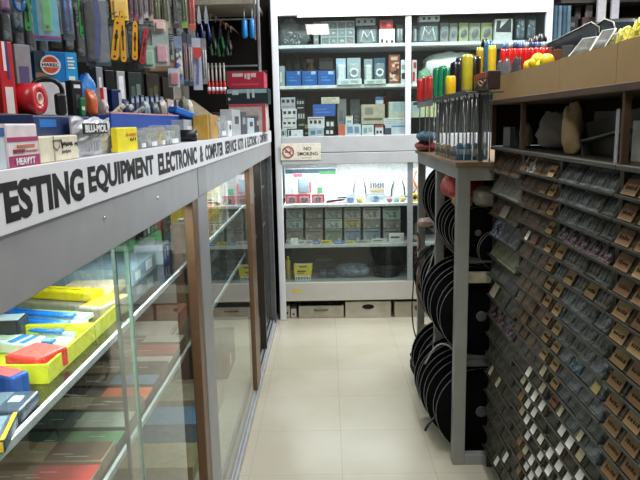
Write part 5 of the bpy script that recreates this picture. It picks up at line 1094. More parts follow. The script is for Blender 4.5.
for i, (a, b_, c, lb) in enumerate((((18, 343), (76, 350), 'dfe8dc', 'white carded blue pliers in the yellow tray, nearest'), ((24, 333), (80, 340), 'c8e0ec', 'white carded blue pliers in the yellow tray, second'), ((28, 323), (88, 332), 'e0e8ec', 'white carded blue pliers in the yellow tray, third'), ((30, 314), (94, 323), 'd0e4d8', 'white carded blue pliers in the yellow tray, farthest'))):
    z_ = S1+.012+.003*i; A = U(*a, 2, z_); B_ = U(*b_, 2, z_); u_ = B_-A; L = u_.length/2
    cy = (1.262, 1.295, 1.328, 1.361)[i]-.012*(i == 0); L = .115
    th = thing('carded_pliers', lb, 'package', (-.625, cy-.028, S1+.005+.006*i), -.20)
    MB().box((-L*.75, -.019, 0), (L*1.0, .019, .010), 0, .001).build('card', mt(c, .4), th)
    MB().box((-L*.3, .006, .010), (L*.7, .020, .0108)).build('green_print', mt('9cb888', .4), th)
    for s_ in (-1, 1): MB().tube([(-L*.95, s_*.010-.010, .013), (-L*.6, s_*.013-.012, .014), (-L*.1, s_*.006-.014, .013), (L*.8, s_*.004-.016, .012)], [.0045, .0065, .0055, .004]).build('handle', mt('1474cc', .3), th)
    MB().ball((-L, -.008, .013), .010, 0, (1, 1.3, .7)).build('jaw_cover', mt('1a68b8', .3), th)
z_ = S1
qbox('white_blue_box', 'white and blue printed pack at the near end of the nearer yellow tray', 'package', (-20, 352), (28, 356), (60, 347), SB, .022, [mt('d8e4e8', .35), mt('3c8ccc', .35), mt('bcd8b8', .4)], [(.55, .1, .7, .9, 1), (.8, .1, .9, .9, 1), (.05, .3, .5, .7, 2)])
qbox('blue_case', 'blue case with salmon red lid at the left edge on the upper glass shelf', 'case', (-25, 392), (14, 401), (28, 392), S1, .038, [mt('1c4c94', .35), mt('e8605c', .35)], [(.05, .08, .9, .92, 1)])
qbox('grey_case', 'slate grey case with a pale label on the upper glass shelf before the yellow tray', 'case', (-40, 426), (22, 424), (44, 403), S1, .022, [mt('3c4854', .35), mt('a8b4bc', .35), mt('5c6c78', .35)], [(.65, .4, .85, .7, 1), (.05, .1, .6, .9, 2)])
qbox('grey_case', 'slate case with an ochre yellow edge nearest the camera on the upper glass shelf', 'case', (-40, 460), (6, 454), (31, 424), S1, .020, [mt('46525c', .35), mt('d0a828', .35), mt('6c7c86', .35)], [(.1, .1, .8, .9, 2), (.9, 0, 1, 1, 1)], front=1)
qbox('slim_box', 'dark framed white-blue book-like pack standing in the showcase at the left edge', 'package', (-30, 348), (22, 345), (30, 336), SB, .05, [mt('20282e', .35), mt('c4dce4', .35), mt('d08c90', .4)], [(.02, .1, .95, .9, 1)])
Y2 = mt('e4d416', .35)
qbox('long_yellow_box', 'long bright yellow box with a white end label behind the blue pliers', 'box', ('at', -.77, 1.45), ('at', -.53, 1.385), ('at', -.52, 1.43), S1+.0385, .022, [Y2, mt('e8e8e4', .4), mt('b4a81c', .4)], [(0, .1, .14, .9, 1), (.2, .44, .9, .5, 2)])
qbox('long_grey_box', 'long olive grey box under the bright yellow box', 'box', ('at', -.775, 1.42), ('at', -.56, 1.365), ('at', -.55, 1.43), S1+.004, .034, [mt('8a8a78', .4), mt('b4c4c8', .4)], [(0, .2, .2, .8, 1)])
qbox('small_carton', 'small beige carton with an orange top at the corner of the farther yellow tray', 'box', ('at', -.548, 1.34), ('at', -.492, 1.325), ('at', -.482, 1.44), S1+.004, .040, [mt('c4baa0', .45), mt('e0a03c', .4), mt('8c8474', .4)], [(.08, .08, .92, .92, 1)], front=2)
# beyond the trays
def sbox(name, label, cat, x, y, w_, d_, h, mats, top=(), z=S1, rot=0, fr=()):
    return carton(name, label, cat, (x, y, z), (d_, w_, h), mats, fr, PI/2+rot)
sbox('pale_box', 'pale pinkish carton with yellow parts behind the long yellow box', 'box', -.62, 1.60, .14, .16, .02, [mt('d8c8a8', .4), mt('e0c440', .4), PW], fr=[(.1, .1, .5, .9, 1)])
sbox('clear_tray', 'grey-blue clear lidded tray on the upper glass shelf beyond the pane edge', 'tray', -.66, 1.80, .26, .24, .045, [mt('90a8b4', .25), mt('c8d8dc', .3), mt('e4eaec', .3)], fr=[(.1, .2, .3, .7, 1), (.55, .3, .8, .9, 2)])
sbox('blue_printed_box', 'small box with a blue and white printed end beyond the clear tray', 'box', -.56, 1.99, .09, .08, .062, [mt('b8c4cc', .35), mt('2c54b0', .35), PW], fr=[(0, 0, 1, .9, 1), (.2, .2, .4, .7, 2), (.6, .3, .8, .8, 2)])
sbox('green_tray', 'bright green low tray on the upper glass shelf holding black boxes', 'tray', -.70, 2.17, .2, .2, .055, [mt('2cae4c', .35), mt('1c8c3c', .35)], fr=[(0, .9, 1, 1, 1)])
for k in range(4): sbox('small_box', ('black small box standing in the green tray, first', 'black and white small box standing in the green tray, second', 'green-black small box standing in the green tray, third', 'black small box with grey top standing in the green tray, fourth')[k], 'box', -.66, 2.10+k*.045, .1, .04, .055, [mt(('1c2024', '24282c', '1f4a34', '2a2e30')[k], .35), mt(('5c7c64', 'd8dcd8', '3c8c54', '8c9490')[k], .4)], z=S1+.057, fr=[(.2, .2, .8, .45 if k != 1 else .9, 1)])
for k in range(4): sbox('small_box', ('red-edged white upright carton at the front of the shelf, first before the post', 'blue-black upright carton at the front of the shelf, second before the post', 'pale upright carton at the front of the shelf, third before the post', 'teal and white upright carton at the front of the shelf, last before the post')[k], 'box', -.50, 2.14+k*.05, .06, .044, .10-.01*(k % 2), [mt(('c0b4ac', '2c3844', 'b8c0bc', '6c9494')[k], .35), mt(('a84038', '8ca0b0', '5c6c68', 'dce4e0')[k], .4), PW], fr=[(.2, .1, .8, .9, 1)])
sbox('red_box', 'large dark red box at the back of the upper glass shelf', 'box', -.78, 2.5, .12, .5, .13, [mt('a02824', .4), mt('c84c40', .4), mt('701c1c', .4)], fr=[(0, .4, 1, .44, 2), (.1, .6, .5, .7, 1)])
sbox('teal_box', 'flat teal and white box on the large dark red box', 'box', -.78, 2.5, .12, .5, .03, [mt('5c8c88', .4), mt('c4d4d0', .4)], z=S1+.1325, fr=[(.1, .2, .9, .7, 1)])
for k, (y, c, lb) in enumerate(((2.85, 'd8c82c', 'yellow carton under the display tube beyond the aluminium post, first'), (3.02, 'c89c24', 'ochre carton under the display tube beyond the aluminium post, second'), (3.2, 'd8cc44', 'yellow carton under the display tube beyond the aluminium post, third'), (3.45, 'c8c4bc', 'whitish carton under the display tube beyond the aluminium post, fourth'))):
    sbox('carton', lb, 'box', -.62, y, .14, .14, .12+.02*(k % 2), [mt(c, .4), mt('7c3c2c', .4), PW], fr=[(.1, .1, .4, .8, 1), (.5, .3, .9, .6, 2)])
# lower glass shelf: flat printed packs in a row
S2 = .7655; yy = 1.02
LP = [('7c4a34', 'a83a30', 'brown and red'), ('8a6a4c', 'c03a34', 'tan with a red end'), ('a08868', '5c4434', 'tan'), ('2c4436', '4c7c54', 'dark green with pale marks'), ('3a4640', '8c9488', 'slate green'), ('8a7a64', '5c5040', 'dull tan'), ('3c302c', 'c06040', 'dark brown with an orange end'), ('4c4038', '56687c', 'dark with a blue stripe'), ('6a5a4c', '342c28', 'grey-brown'), ('3c3834', 'a8948c', 'charcoal with pale marks'), ('7c5c4c', '9c3c34', 'reddish brown'), ('544c44', 'b8b0a4', 'grey with white marks')]
for i, (c, c2, nm) in enumerate(LP):
    w_ = .07 if i % 2 else .085
    b = MB(); b.box((-.17, -w_/2+.001, 0), (.17, w_/2-.001, .018+.006*(i % 3)), 0, .002)
    t_ = .018+.006*(i % 3); rr = random.Random(i)
    b.box((.05, -w_*.45, t_), (.168, w_*.45, t_+.0006), 1)
    for k in range(6):
        x = rr.uniform(-.15, .1); b.box((x, -w_*.3+k*.005, t_), (x+rr.uniform(.02, .05), -w_*.3+k*.005+.003, t_+.0009), 2)
    tag(b.build('printed_pack', [mt(c, .35), mt(c2, .35), mt('b8b0a4', .4)], None, (-.63, yy+w_/2, S2)), '%s flat printed pack, lower glass shelf, %s from camera' % (nm, ('nearest', 'second', 'third', 'fourth', 'fifth', 'sixth', 'seventh', 'eighth', 'ninth', 'tenth', 'eleventh', 'farthest')[i]), 'package', 'flat printed packs on the lower glass shelf'); yy += w_
for k, (y, h) in enumerate(((1.62, .05), (1.71, .07), (1.86, .06), (1.97, .075))):
    sbox('small_carton', ('white carton with red print on the lower shelf edge, first', 'white carton with red print on the lower shelf edge, second', 'pale carton with pink print on the lower shelf edge, third', 'pale carton with pink print on the lower shelf edge, fourth')[k], 'box', -.475, y if y > 1.99 else y, .03, .07, h, [mt('d4cccc', .4), mt('b8403c', .4), PG], z=S2+.0008 if 0 else S2, fr=[(.1, .35, .9, .6, 1)]) if 0 else None
for k, (y, c, lb) in enumerate(((1.975, 'c8bcb4', 'pale carton with red line on the lower shelf behind the bronze stile, nearer'), (2.12, '8c5444', 'rust red carton on the lower shelf behind the aluminium post'), (2.3, '6c5c4c', 'brown carton on the lower shelf beyond the aluminium post'))):
    sbox('carton', lb, 'box', -.66, y+.03, .3, .12, .04+.02*k, [mt(c, .4), mt('b8403c', .4), PW], z=S2, fr=[(.0, .5, 1, .62, 1)])
for k, (x, y, w_, d_, h, c, lb) in enumerate(((-.72, 2.72, .26, .18, .09, '7ca4c8', 'light blue box on the floor deck of the showcase'), (-.70, 2.42, .3, .2, .06, 'b8ac84', 'tan tray on the floor deck before the light blue box'), (-.70, 2.15, .3, .2, .05, 'a89878', 'brownish tray on the floor deck nearest the bronze stile'), (-.70, 3.0, .3, .2, .08, 'c4bca4', 'cream box on the floor deck beyond the light blue box'), (-.72, 3.5, .3, .3, .2, '3c4448', 'dark box on the floor deck in the far bay'), (-.72, 1.7, .3, .3, .08, '8c7c60', 'tan low box on the floor deck before the post'))):
    sbox('floor_box', lb, 'box', x, y, w_, d_, h, [mt(c, .45), mt('d8c84c', .4), PW], z=.0655, fr=[(.3, .2, .5, .5, 1)])
for k, (y, z_, h, c, lb) in enumerate(((2.9, S2, .18, '24282a', 'black tool case on the lower shelf in the far bay, nearer'), (3.4, S2, .2, '1f2426', 'black tool case on the lower shelf in the far bay, farther'), (4.0, S2, .2, '2c3032', 'charcoal case at the far end of the lower shelf'), (3.85, S1, .15, '3a4246', 'slate case at the far end of the upper shelf'))):
    sbox('tool_case', lb, 'case', -.68, y, .3, .3, h, [mt(c, .4), mt('6c7478', .4), PW], z=z_, fr=[(.2, .4, .8, .6, 1)])
# ------------------------------------------------------------------ tool rack with screwdrivers above the reel shelf
RT_ = 1.286; RPZ = 1.545
tr = thing('tool_rack', 'dark steel rack board holding screwdrivers through its holes above the reel shelf', 'rack', (.60, 3.0, RT_))
P(MB().box((.485, 2.28, RPZ-.005), (.615, 3.62, RPZ), 0, .001), 'rack_board', mt('5a5c5e', .4, .4), tr)
P(MB().box((.479, 2.28, RPZ-.014), (.485, 3.62, RPZ+.003), 0, .001), 'front_lip', mt('4a4c4e', .4, .4), tr)
P(MB().box((.4775, 2.95, RPZ-.03), (.479, 3.45, RPZ-.004)), 'price_strip', mt('8c8c8c', .5), tr)
for y in (2.56, 3.56): P(MB().box((.60, y, RT_), (.615, y+.02, RPZ-.006)), 'upright', mt('6c6e70', .4, .4), tr)
STL = mt('a4a7aa', .3, .6)
def driver(label, x, yt, X, c, r=.014, shaft=.2, group=None, cap=None, sr=.0024, zb=None, prof=0):
    q = U(x, 95, 0, X); zt = U(x, yt, 0, X).z; z0 = RPZ+.0005 if zb is None else zb; h = max(.07, zt-z0)
    th = thing('screwdriver', label, 'screwdriver', (q.x, q.y, z0), random.random(), group)
    pr = [(r*.55, 0), (r*.8, .008), (r*.75, h*.2), (r, h*.4), (r, h*.85), (r*.75, h*.97), (r*.3, h)] if prof == 0 else [(r*.9, 0), (r, h*.1), (r, h*.9), (r*.8, h)]
    MB().lathe(pr, 16, flute=.12).build('handle', mt(c, .25, 0, .1, 30, .3), th)
    if cap: MB().lathe([(r*.8, h*.9), (r*.82, h*.97), (r*.5, h*1.05), (0.0001, h*1.06)], 14).build('cap', mt(cap, .3), th)
    MB().cyl((0, 0, 0), (0, 0, -shaft), sr, n=8).box((-sr*1.5, -sr*.4, -shaft-.012), (sr*1.5, sr*.4, -shaft)).build('shaft', STL, th)
D = [(420, 79, .50, 'c0302c', 'red screwdriver handle at the far left of the rack'), (425.5, 77, .52, 'b82a2a', 'red screwdriver handle, second from the far left of the rack'), (430, 76, .50, 'c83830', 'red screwdriver handle, third from the far left of the rack'),
     (437, 68, .51, '1c7c50', 'green screwdriver handle, left of the three green ones'), (442.5, 66, .53, '1f8658', 'green screwdriver handle, middle of the three green ones'), (447.5, 68, .51, '187048', 'green screwdriver handle, right of the three green ones'),
     (450.5, 76, .49, 'e0b41c', 'short yellow screwdriver handle in front of the green ones'),
     (455, 62, .51, '1a1c22', 'black screwdriver handle between the green and the clear yellow ones'), (459.5, 58, .54, '22242a', 'black screwdriver handle left of the clear yellow one'),
     (467, 55, .51, 'b8aa2c', 'tall clear yellow screwdriver handle in the middle of the rack'), (474.5, 57, .54, '191614', 'dark brown-black handle right of the tall clear yellow one'),
     (479, 48, .58, 'b89a2c', 'amber screwdriver handle behind the patterned box'), (483.5, 40, .60, '14161a', 'tall black handle rising above the patterned box'), (487.5, 42, .60, '2c6c9c', 'tall blue handle rising above the patterned box'), (491, 46, .60, 'e4c028', 'tall yellow handle beside the red bottles')]
for i, (x, yt, X, c, lb) in enumerate(D): driver(lb, x, yt, X, c, .017 if i < 3 else (.021 if i < 11 else .015), .2+.02*(i % 3), prof=1)
N2 = ('first', 'second', 'third', 'fourth', 'fifth', 'sixth', 'seventh', 'eighth', 'ninth', 'tenth', 'eleventh', 'twelfth', 'thirteenth', 'fourteenth')
for k in range(14):
    x = 434+k*4.2; driver('short dark-handled screwdriver in the rear row of the rack, %s from the left' % N2[k], x, 84-k*1.0, .60, ('2a1c18', '1c2024', '30201c')[k % 3], .011, .2+.015*(k % 4), sr=.0022)
for k in range(12):
    x = 428+k*5+(k*7) % 3; q = U(x, 130, 0, .555); 
    tag(MB().tube([(0, 0, .012), (0, 0, -.19-.012*(k % 3)), (.0, -.012, -.2-.012*(k % 3))], .0019, 0, 6).ball((0, 0, .014), .006, n=8).build('hex_key', STL if k % 2 else mt('4c4e50', .3, .6), None, (.555, q.y, RPZ)), 'long steel key hanging through the rack board, %s from the left in the middle row' % N2[k], 'hex key', 'steel keys in the middle row of the rack')
# patterned box at the rack's near end
a = U(478, 96, 0, .545); c = U(495, 96, 0, .545)
th = thing('patterned_box', 'small dark box with red and cream pattern at the near end of the screwdriver rack', 'box', (.545, (a.y+c.y)/2, RPZ+.0005), -PI/2)
wq = (a.y-c.y)*.9; hh = U(486, 73, 0, .545).z-RPZ
MB().box((-wq/2, -.02, 0), (wq/2, .02, hh), 0, .003).build('box_body', mt('2c201c', .4), th)
b = MB()
for k in range(6): b.box((-wq*.45+k*wq*.155, -.0212, hh*.68), (-wq*.45+k*wq*.155+wq*.08, -.02, hh*.94))
b.build('red_pattern', mt('c84030', .4), th)
MB().tube([(-wq*.35, -.0215, hh*.2), (-wq*.1, -.0215, hh*.45), (wq*.1, -.0215, hh*.2), (wq*.35, -.0215, hh*.5)], .003).tube([(-wq*.4, -.0215, hh*.5), (wq*.0, -.0215, hh*.55), (wq*.3, -.0215, hh*.3)], .002).build('cream_pattern', mt('a07c60', .5), th)
# on the reel shelf top
def rt(name, label, cat, x0, x1, yt, X, w_, mats, pr='none', sides=()):
    ya = U(x1, 150, 0, X).y; yb = U(x0, 150, 0, X).y; h = U((x0+x1)/2, yt, 0, X).z-RT_
    return carton(name, label, cat, (X+w_/2, (ya+yb)/2, RT_+.0005), (yb-ya, w_, h), mats, PRINT[pr] if isinstance(pr, str) else pr, -PI/2, None, sides)
qa, qb = U(459, 150, 1, 2.62), U(492, 150, 1, 2.62)
b = MB()
th = thing('shrink_wrapped_pack', 'row of light blue cans wrapped together on the reel shelf behind the hanging shafts', 'package', ((qa.x+qb.x)/2, 2.68, RT_+.0005))
n = 4; w_ = (qb.x-qa.x)
for k in range(n):
    x = -w_/2+(k+.5)*w_/n
    MB().lathe([(w_/n*.42, 0), (w_/n*.46, .004), (w_/n*.46, .062), (w_/n*.36, .068), (w_/n*.34, .066)], 16, M=T4(x, 0, 0)).build('can', mt('2c7ca8', .3), th); MB().lathe([(w_/n*.47, .022), (w_/n*.47, .044)], 16, M=T4(x, 0, 0)).build('can_band', mt('9cc4d8', .3), th)
for i, (x, c, lb) in enumerate(((439, 'b4b8b8', 'small silvery can on the reel shelf top'), (444, 'c4c0a0', 'small cream can beside the silvery can on the reel shelf top'), (449, 'a89c54', 'small olive yellow can on the reel shelf top'), (454.5, 'c0c8d0', 'pale blue-white can next to the light blue wrapped cans'))):
    q = U(x, 150, 0, .535); th = thing('can', lb, 'can', (q.x, q.y, RT_+.0005)); MB().lathe([(.016, 0), (.018, .003), (.018, .05), (.014, .055)], 16).build('can_body', mt(c, .3, .3), th); MB().lathe([(.0185, .015), (.0185, .035)], 16).build('can_band', mt('7c8488', .4), th)
q = U(426, 145, 0, .54)
th = thing('cloth_bundle', 'folded red cloth bundle at the far end of the reel shelf top', 'cloth', (q.x, q.y, RT_+.0005)); b = MB(); b.ball((0, 0, .024), 1, 0, (.06, .17, .024), n=14)
for v in b.bm.verts: v.co.z = max(0, v.co.z+.006*math.sin(v.co.y*60))
b.build('cloth', mt('8c3430', .7, bump=.6), th)
th = thing('cloth_bundle', 'blue-grey cloth bundle resting on the red one at the far end of the shelf top', 'cloth', (q.x, q.y-.02, RT_+.05)); b = MB(); b.ball((0, 0, .026), 1, 0, (.055, .14, .028), n=14)
for v in b.bm.verts: v.co.z += .004*math.sin(v.co.y*70)
b.build('cloth', mt('4c7488', .7, bump=.6), th)
# inside the shelf bays
def baggy(label, x, y, z, sz, c, seed, cat='bag', name='plastic_bag', bump=.6): return bag(name, label, cat, (x, y, z), sz, mt(c, .35, bump=bump), None, 0, None, seed)
baggy('red crumpled bag on top of the upper reels, seen between the shelf posts', .585, 2.80, 1.105, (.15, .30, .14), 'b83430', 41)
baggy('mustard cloth lying beside the red crumpled bag in the shelf', .56, 2.66, 1.09, (.08, .08, .06), 'b09050', 42)
baggy('dull white bag with a yellow patch behind the top rail of the shelf end', .66, 2.64, 1.095, (.13, .07, .09), '8c8a80', 43)
baggy('red and white handled bag on the floor-side end of the shelf near the box shelf', .545, 3.50, .876, (.10, .1, .05), 'b89c90', 44)
tag(MB().box((-.05, -.02, 0), (.05, .02, .062), 0, .003).build('cream_block', mt('a39d88', .6), None, (.62, 2.615, .835)), 'cream block resting on the cross rail of the shelf end', 'block') if 0 else None

# ------------------------------------------------------------------ goods on the overhead shelf
TZ = 1.5245
for k in range(8):
    x = 504+k*5.6; q = U(x, 50, 0, .69); h = U(x, 43-.1*k, 0, .69).z-TZ
    th = thing('red_bottle', 'glossy red bottle with metal cap behind the grey bags, %s from the left' % N2[k], 'bottle', (.69+.002*(k % 2), q.y, TZ), 0, 'red bottles in the cardboard tray')
    r = .0142; MB().lathe([(r*.9, 0), (r, .006), (r, h*.78), (r*.9, h*.86), (r*.6, h*.9)], 16, flute=.04).build('bottle_body', mt('d01c18', .25, 0, .05, 30, .4), th)
    MB().lathe([(r*.62, h*.9), (r*.66, h*.93), (r*.6, h), (0.0001, h*1.01)], 14).build('cap', mt(('5c84b4', 'a8b0b8', '3c4c74')[k % 3], .3, .3), th)
for k in range(6):
    x = 517+k*5; q = U(x, 45, 0, .735)
    tag(MB().lathe([(.014, 0), (.016, .01), (.016, .185), (.010, .205)], 14).build('dark_bottle', mt(('1c1c20', '4c2420', '24262c')[k % 3], .3), None, (.735, q.y, TZ)), 'dark bottle top peeping over the red bottles, %s from the left' % N2[k], 'bottle', 'dark bottles behind the red ones')
for i, (x0, x1, yt, c, lb) in enumerate(((496, 504, 61, '5c5e62', 'grey crumpled bag at the left end of the cardboard tray'), (502, 512, 59, '6c6e72', 'silvery grey crumpled bag in the cardboard tray, second'), (511, 523, 57, '4c4e52', 'dark grey crumpled bag next to the yellow knobs'))):
    q = U((x0+x1)/2, 68, 0, .664); d_ = (q-EYE).dot(FW); h = U((x0+x1)/2, yt-2, 0, .664).z-TZ
    bag('plastic_bag', lb, 'bag', (q.x, q.y, TZ), ((x1-x0)*d_/FPX*1.05, .026, h), mt(c, .25, .3, bump=.6), None, -.8, None, 50+i)
YK = mt('e8d02c', .35)
for i, (x, y, r) in enumerate(((529, 66, .019), (538, 60, .022), (547, 61, .022), (542, 66, .02), (534, 63, .018))):
    q = U(x, y, 0, .66+.012*(i % 2)); th = thing('yellow_ball', 'round yellow ball above the cardboard edge, %s' % ('leftmost and lowest', 'highest one', 'rightmost one', 'lower right one', 'second from the left')[i], 'knob', (q.x, q.y, TZ))
    MB().ball((0, 0, q.z-TZ), r).build('ball', YK, th); MB().cyl((0, 0, 0), (0, 0, q.z-TZ-r*.8), r*.4).build('stem', mt('c8b428', .4), th)
# assorted packs right of the red bottles
for i, (x0, x1, yt, X, c, c2, lb) in enumerate(((545, 553, 48, .74, '8c4c44', '3c3034', 'maroon pack right of the red bottles'), (554, 563, 50, .72, '6c4438', 'c0b8b0', 'brown pack with pale streak right of the maroon pack'), (563, 574, 46, .74, '4c5054', 'b8c0c4', 'grey shiny pack behind the lattice frame'))):
    q = U((x0+x1)/2, 60, 0, X); d_ = (q-EYE).dot(FW); h = U((x0+x1)/2, yt, 0, X).z-TZ
    carton('small_pack', lb, 'package', (q.x, q.y, TZ), ((x1-x0)*d_/FPX, .03, h), [mt(c, .35), mt(c2, .4), PK], PRINT['patch'], -.7)
def clam(label, pts, X0, X1, c):
    """long dark shell lying along the aisle: profile given by photo points on plane X0"""
    q = [U(x, y, 0, X0) for x, y in pts]; o0 = q[0].copy()
    th = thing('clamshell_pack', label, 'package', o0)
    Mx = Matrix(((0, 1, 0, 0), (1, 0, 0, 0), (0, 0, 1, 0), (0, 0, 0, 1)))
    b = MB(); b.prism([((v-o0).y, (v-o0).z) for v in q], 0, X1-X0, 0, M=Mx); b.build('shell', mt(c, .2), th)
    MB().tube([(-.002, (v-o0).y, (v-o0).z) for v in q], .0022, closed=True).build('rim', mt('84887c', .3), th)
clam('long dark clamshell pack slanting behind the lattice frames', [(543, 52), (543, 46), (560, 38), (592, 22), (600, 27), (600, 40), (575, 50)], .80, .90, '23262e')
clam('second dark clamshell pack to the right, behind the frames', [(596, 40), (598, 24), (606, 19), (614, 22), (618, 34), (616, 42)], .80, .88, '1f2a30')
def lattice(label, px4, X, c, c2):
    """framed pack with a mesh window, corners in the photo on plane X, leaning"""
    q = [U(x, y, 0, X+dx) for (x, y), dx in zip(px4, (0, 0, .05, .05))]; o0 = q[0].copy(); q = [v-o0 for v in q]
    th = thing('lattice_pack', label, 'package', o0)
    MB().tube(q, .0026, closed=True).build('frame', mt('b4b4a8', .4), th)
    b = MB()
    for k in range(1, 12):
        s_ = k/12; b.tube([q[0].lerp(q[3], s_), q[1].lerp(q[2], s_)], .0012, 0, 5); 
    for k in range(1, 14):
        s_ = k/14; b.tube([q[0].lerp(q[1], s_), q[3].lerp(q[2], s_)], .0012, 0, 5)
    b.build('mesh_window', mt('5c5c54', .4), th)
    n_ = (q[1]-q[0]).cross(q[3]-q[0]).normalized()*.012
    if n_.x < 0: n_ = -n_
    b = MB(); vs = [b.bm.verts.new(v+n_*k) for k in (1, 1.8) for v in q]
    for f in ((0, 1, 2, 3), (4, 5, 6, 7), (0, 1, 5, 4), (1, 2, 6, 5), (2, 3, 7, 6), (3, 0, 4, 7)): b.bm.faces.new([vs[i] for i in f])
    b.build('back_card', mt(c2, .5), th)
lattice('framed pack with a mesh window leaning on the cardboard edge, left one', [(567, 59), (588, 54), (598, 37), (583, 39)], .655, '8c8c84', '6c6a58')
lattice('framed pack with a mesh window leaning on the cardboard edge, right one', [(589, 53), (604, 49), (616, 29), (603, 31)], .655, '8c8c84', '70705c')
for i, (x0, x1, yt, lb) in enumerate(((606, 620, 36, 'bright yellow mesh bag right of the framed packs'), (618, 634, 24, 'larger bright yellow mesh bag at the right of the tray'), (632, 650, 14, 'yellow mesh bag cut off by the right edge of the photo'))):
    q = U((x0+x1)/2, 45, 0, .70); d_ = (q-EYE).dot(FW); h = U((x0+x1)/2, yt, 0, .70).z-TZ; w_ = (x1-x0)*d_/FPX*1.15
    th = bag('mesh_bag', lb, 'bag', (q.x, q.y, TZ), (w_, .06, h), mottle(('dcd030', 'b8ac28', 'e8e050', '7c7820'), .008, .4), None, -.8, None, 60+i)
q = U(634, 12, 0, .70)
tag(MB().cyl((0, 0, 0), (0, .12, .10), .01, n=14).build('white_tube', mt('d8dce0', .35), None, (.70, q.y-.06, q.z-.03)), 'pale tube lying over the yellow mesh bags at the right edge', 'tube') if 0 else None
# things lying in the open shelf
BZ = TOPZ+.0005
def shelf_item(x0, x1, yt, X): 
    q = U((x0+x1)/2, 150, 0, X); d_ = (q-EYE).dot(FW); return q, (x1-x0)*d_/FPX, U((x0+x1)/2, yt, 0, X).z-BZ
q, w_, h = shelf_item(497, 512, 127, .68)
carton('grey_box', 'small light grey box with a dark side in the open shelf above the wide bins', 'box', (.70, q.y-.03, BZ), (w_*.8, .06, h), [mt('8c9098', .5), mt('23262c', .5), PK], [(.6, 0, 1, 1, 1)], -.7)
q, w_, h = shelf_item(527, 560, 110, .74)
bag('cellophane_bag', 'clear cellophane bag of pale rolls in the open shelf', 'bag', (.78, q.y, BZ), (w_, .12, h), film('d8d8d0', .55), mottle(('a8a69c', 'd0ccc0', '8c8a80'), .02, .4), -.6, None, 71)
q, w_, h = shelf_item(520, 531, 122, .72)
bag('cellophane_bag', 'small tan cellophane bag left of the pale rolls in the open shelf', 'bag', (.72, q.y, BZ), (w_, .06, h), film('c4bc9c', .75), None, -.6, None, 73)
q, w_, h = shelf_item(555, 574, 96, .67)
bag('paper_bag', 'brown crumpled paper bag standing in the middle of the open shelf', 'bag', (.69, q.y, BZ), (w_*1.0, .06, min(h, .15)), mt('a08c6c', .7, bump=.7), None, -.5, None, 75)
th = thing('parts_case', 'dark open plastic case tilted on its side in the open shelf', 'case', (.80, U(592, 150, 0, .74).y-.06, BZ), -.9, None, 0, -.25)
MB().box((-.10, -.03, .0), (.10, .03, .008), 0, .002).box((-.10, .022, .008), (.10, .03, .115)).box((-.10, -.03, .008), (-.094, .022, .07)).box((.094, -.03, .008), (.10, .022, .07)).build('case_body', mt('5c5e58', .35), th)
MB().box((-.104, -.036, .06), (.104, .034, .066), 0, .002).build('rim', mt('a4a69e', .3), th)
q, w_, h = shelf_item(575, 616, 112, .86)
carton('grey_box', 'large dim grey box at the back of the open shelf behind the tilted case', 'box', (.92, q.y-.05, BZ), (.16, .08, .12), [mt('5c5c56', .6), mt('7c7c72', .5)], [(.1, .2, .6, .4, 1)], -1.2)
q, w_, h = shelf_item(622, 660, 121, .68)
o = carton('white_carton', 'large pale grey carton with a brown mark at the right of the open shelf', 'box', (.79, 1.40, BZ), (.22, .17, h), [mt('bcbeb8', .5), mt('8c6c5c', .6), PG], [(.82, .3, .93, .85, 1)], -PI/2)
tag(MB().box((-.001, -.006, 0), (.002, .006, .12)).build('plastic_strip', CLEAR2, None, (.655, U(618, 150, 0, .655).y+.012, BZ)), 'clear plastic strip hanging at the upright left of the pale grey carton', 'strip')

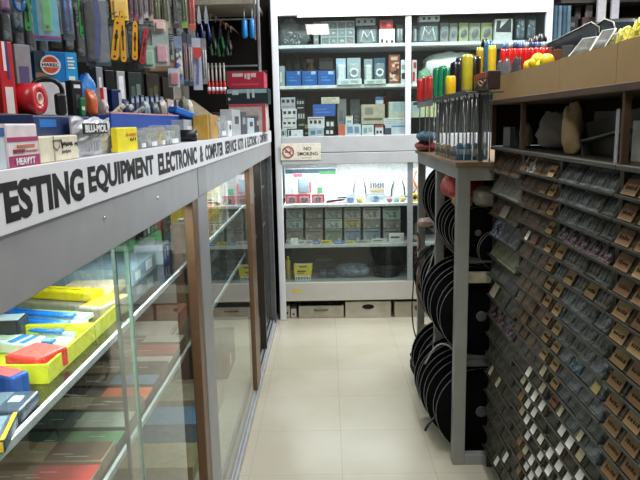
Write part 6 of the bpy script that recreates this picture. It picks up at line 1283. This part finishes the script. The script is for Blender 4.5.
# ------------------------------------------------------------------ next aisle behind, upper right
br = thing('storage_rack', 'white and grey post rack with shelves in the next aisle, upper right', 'rack', (2.3, 5.1, 0))
for x, wpx, c, Y in ((578, 5, '8c8880', 5.2), (589, 6, 'a09c94', 5.1), (601.5, 8, 'e0e0e4', 4.9), (615, 7, 'dcdce2', 4.9)):
    q = U(x, 20, 1, Y); hw = wpx/2/FPX*Y; P(MB().box((q.x-hw, Y, 0), (q.x+hw, Y+.03, 2.7), 0, .003), 'post', mt(c, .4), br)
for z_ in (1.2, 1.6, 1.95, 2.3): P(MB().box((1.75, 5.0, z_-.02), (2.9, 5.35, z_)), 'shelf_board', mt('4c4844', .5), br)
rr = random.Random(12); kk = 0
for z_ in (1.6, 1.95, 2.3):
    for k in range(7):
        x = 1.84+k*.15; c = ('3a2420', '4c3430', '24282c', '5c4440', '302c30', '2c2422', '44302c')[(k+kk) % 7]
        carton('book_box', '%s upright carton on the next-aisle rack, %s shelf, %s from the left' % (('dark red', 'brown', 'slate', 'reddish', 'plum', 'near-black', 'rust')[(k+kk) % 7], {1.6: 'lowest seen', 1.95: 'middle', 2.3: 'top'}[z_], N2[k]), 'box', (x, 5.15, z_+.0005), (.12, .2, .2+.05*rr.random()), [mt(c, .5), mt('8c7c74', .5), PK], PRINT['text']); 
    kk += 2
for k in range(4):
    q = U(550.5+k*4.4, 36, 1, 4.85); zt = U(550+k*4.4, 6, 1, 4.85).z
    tag(MB().cyl((0, 0, 0), (0, 0, zt-.9), .014, n=12).build('plastic_tube', mt(('6c8ca4', '8ca8b8', '5c7c98', '7c98a8')[k], .3), None, (q.x+.03, 4.85, .9)), 'pale blue upright plastic tube beside the end cabinet, %s from the left' % N2[k], 'tube', 'blue tubes beside the end cabinet')
tag(MB().box((1.60, 4.75, 0), (1.84, 4.95, .9), 0, .004).build('low_cabinet', mt('6c6a66', .5)), 'low grey cabinet under the upright blue tubes, mostly hidden', 'cabinet')
# the far-left shelf stuff above the alcove
for k, (x0, x1, c, lb) in enumerate(((204, 214, 'b85c58', 'pinkish red carton on the pale top shelf of the alcove'), (215, 230, '3c3c40', 'dark carton on the pale top shelf of the alcove'), (232, 242, 'cdb48c', 'beige carton on the pale top shelf of the alcove'), (243, 255, '4c4844', 'brown-grey carton on the pale top shelf of the alcove'))):
    A = U(x0, 2, 1, 4.35); B_ = U(x1, 2, 1, 4.35); carton('carton', lb, 'box', ((A.x+B_.x)/2, 4.45, 2.2355), (B_.x-A.x, .15, .12), [mt(c, .5), PW, PG], PRINT['patch'])
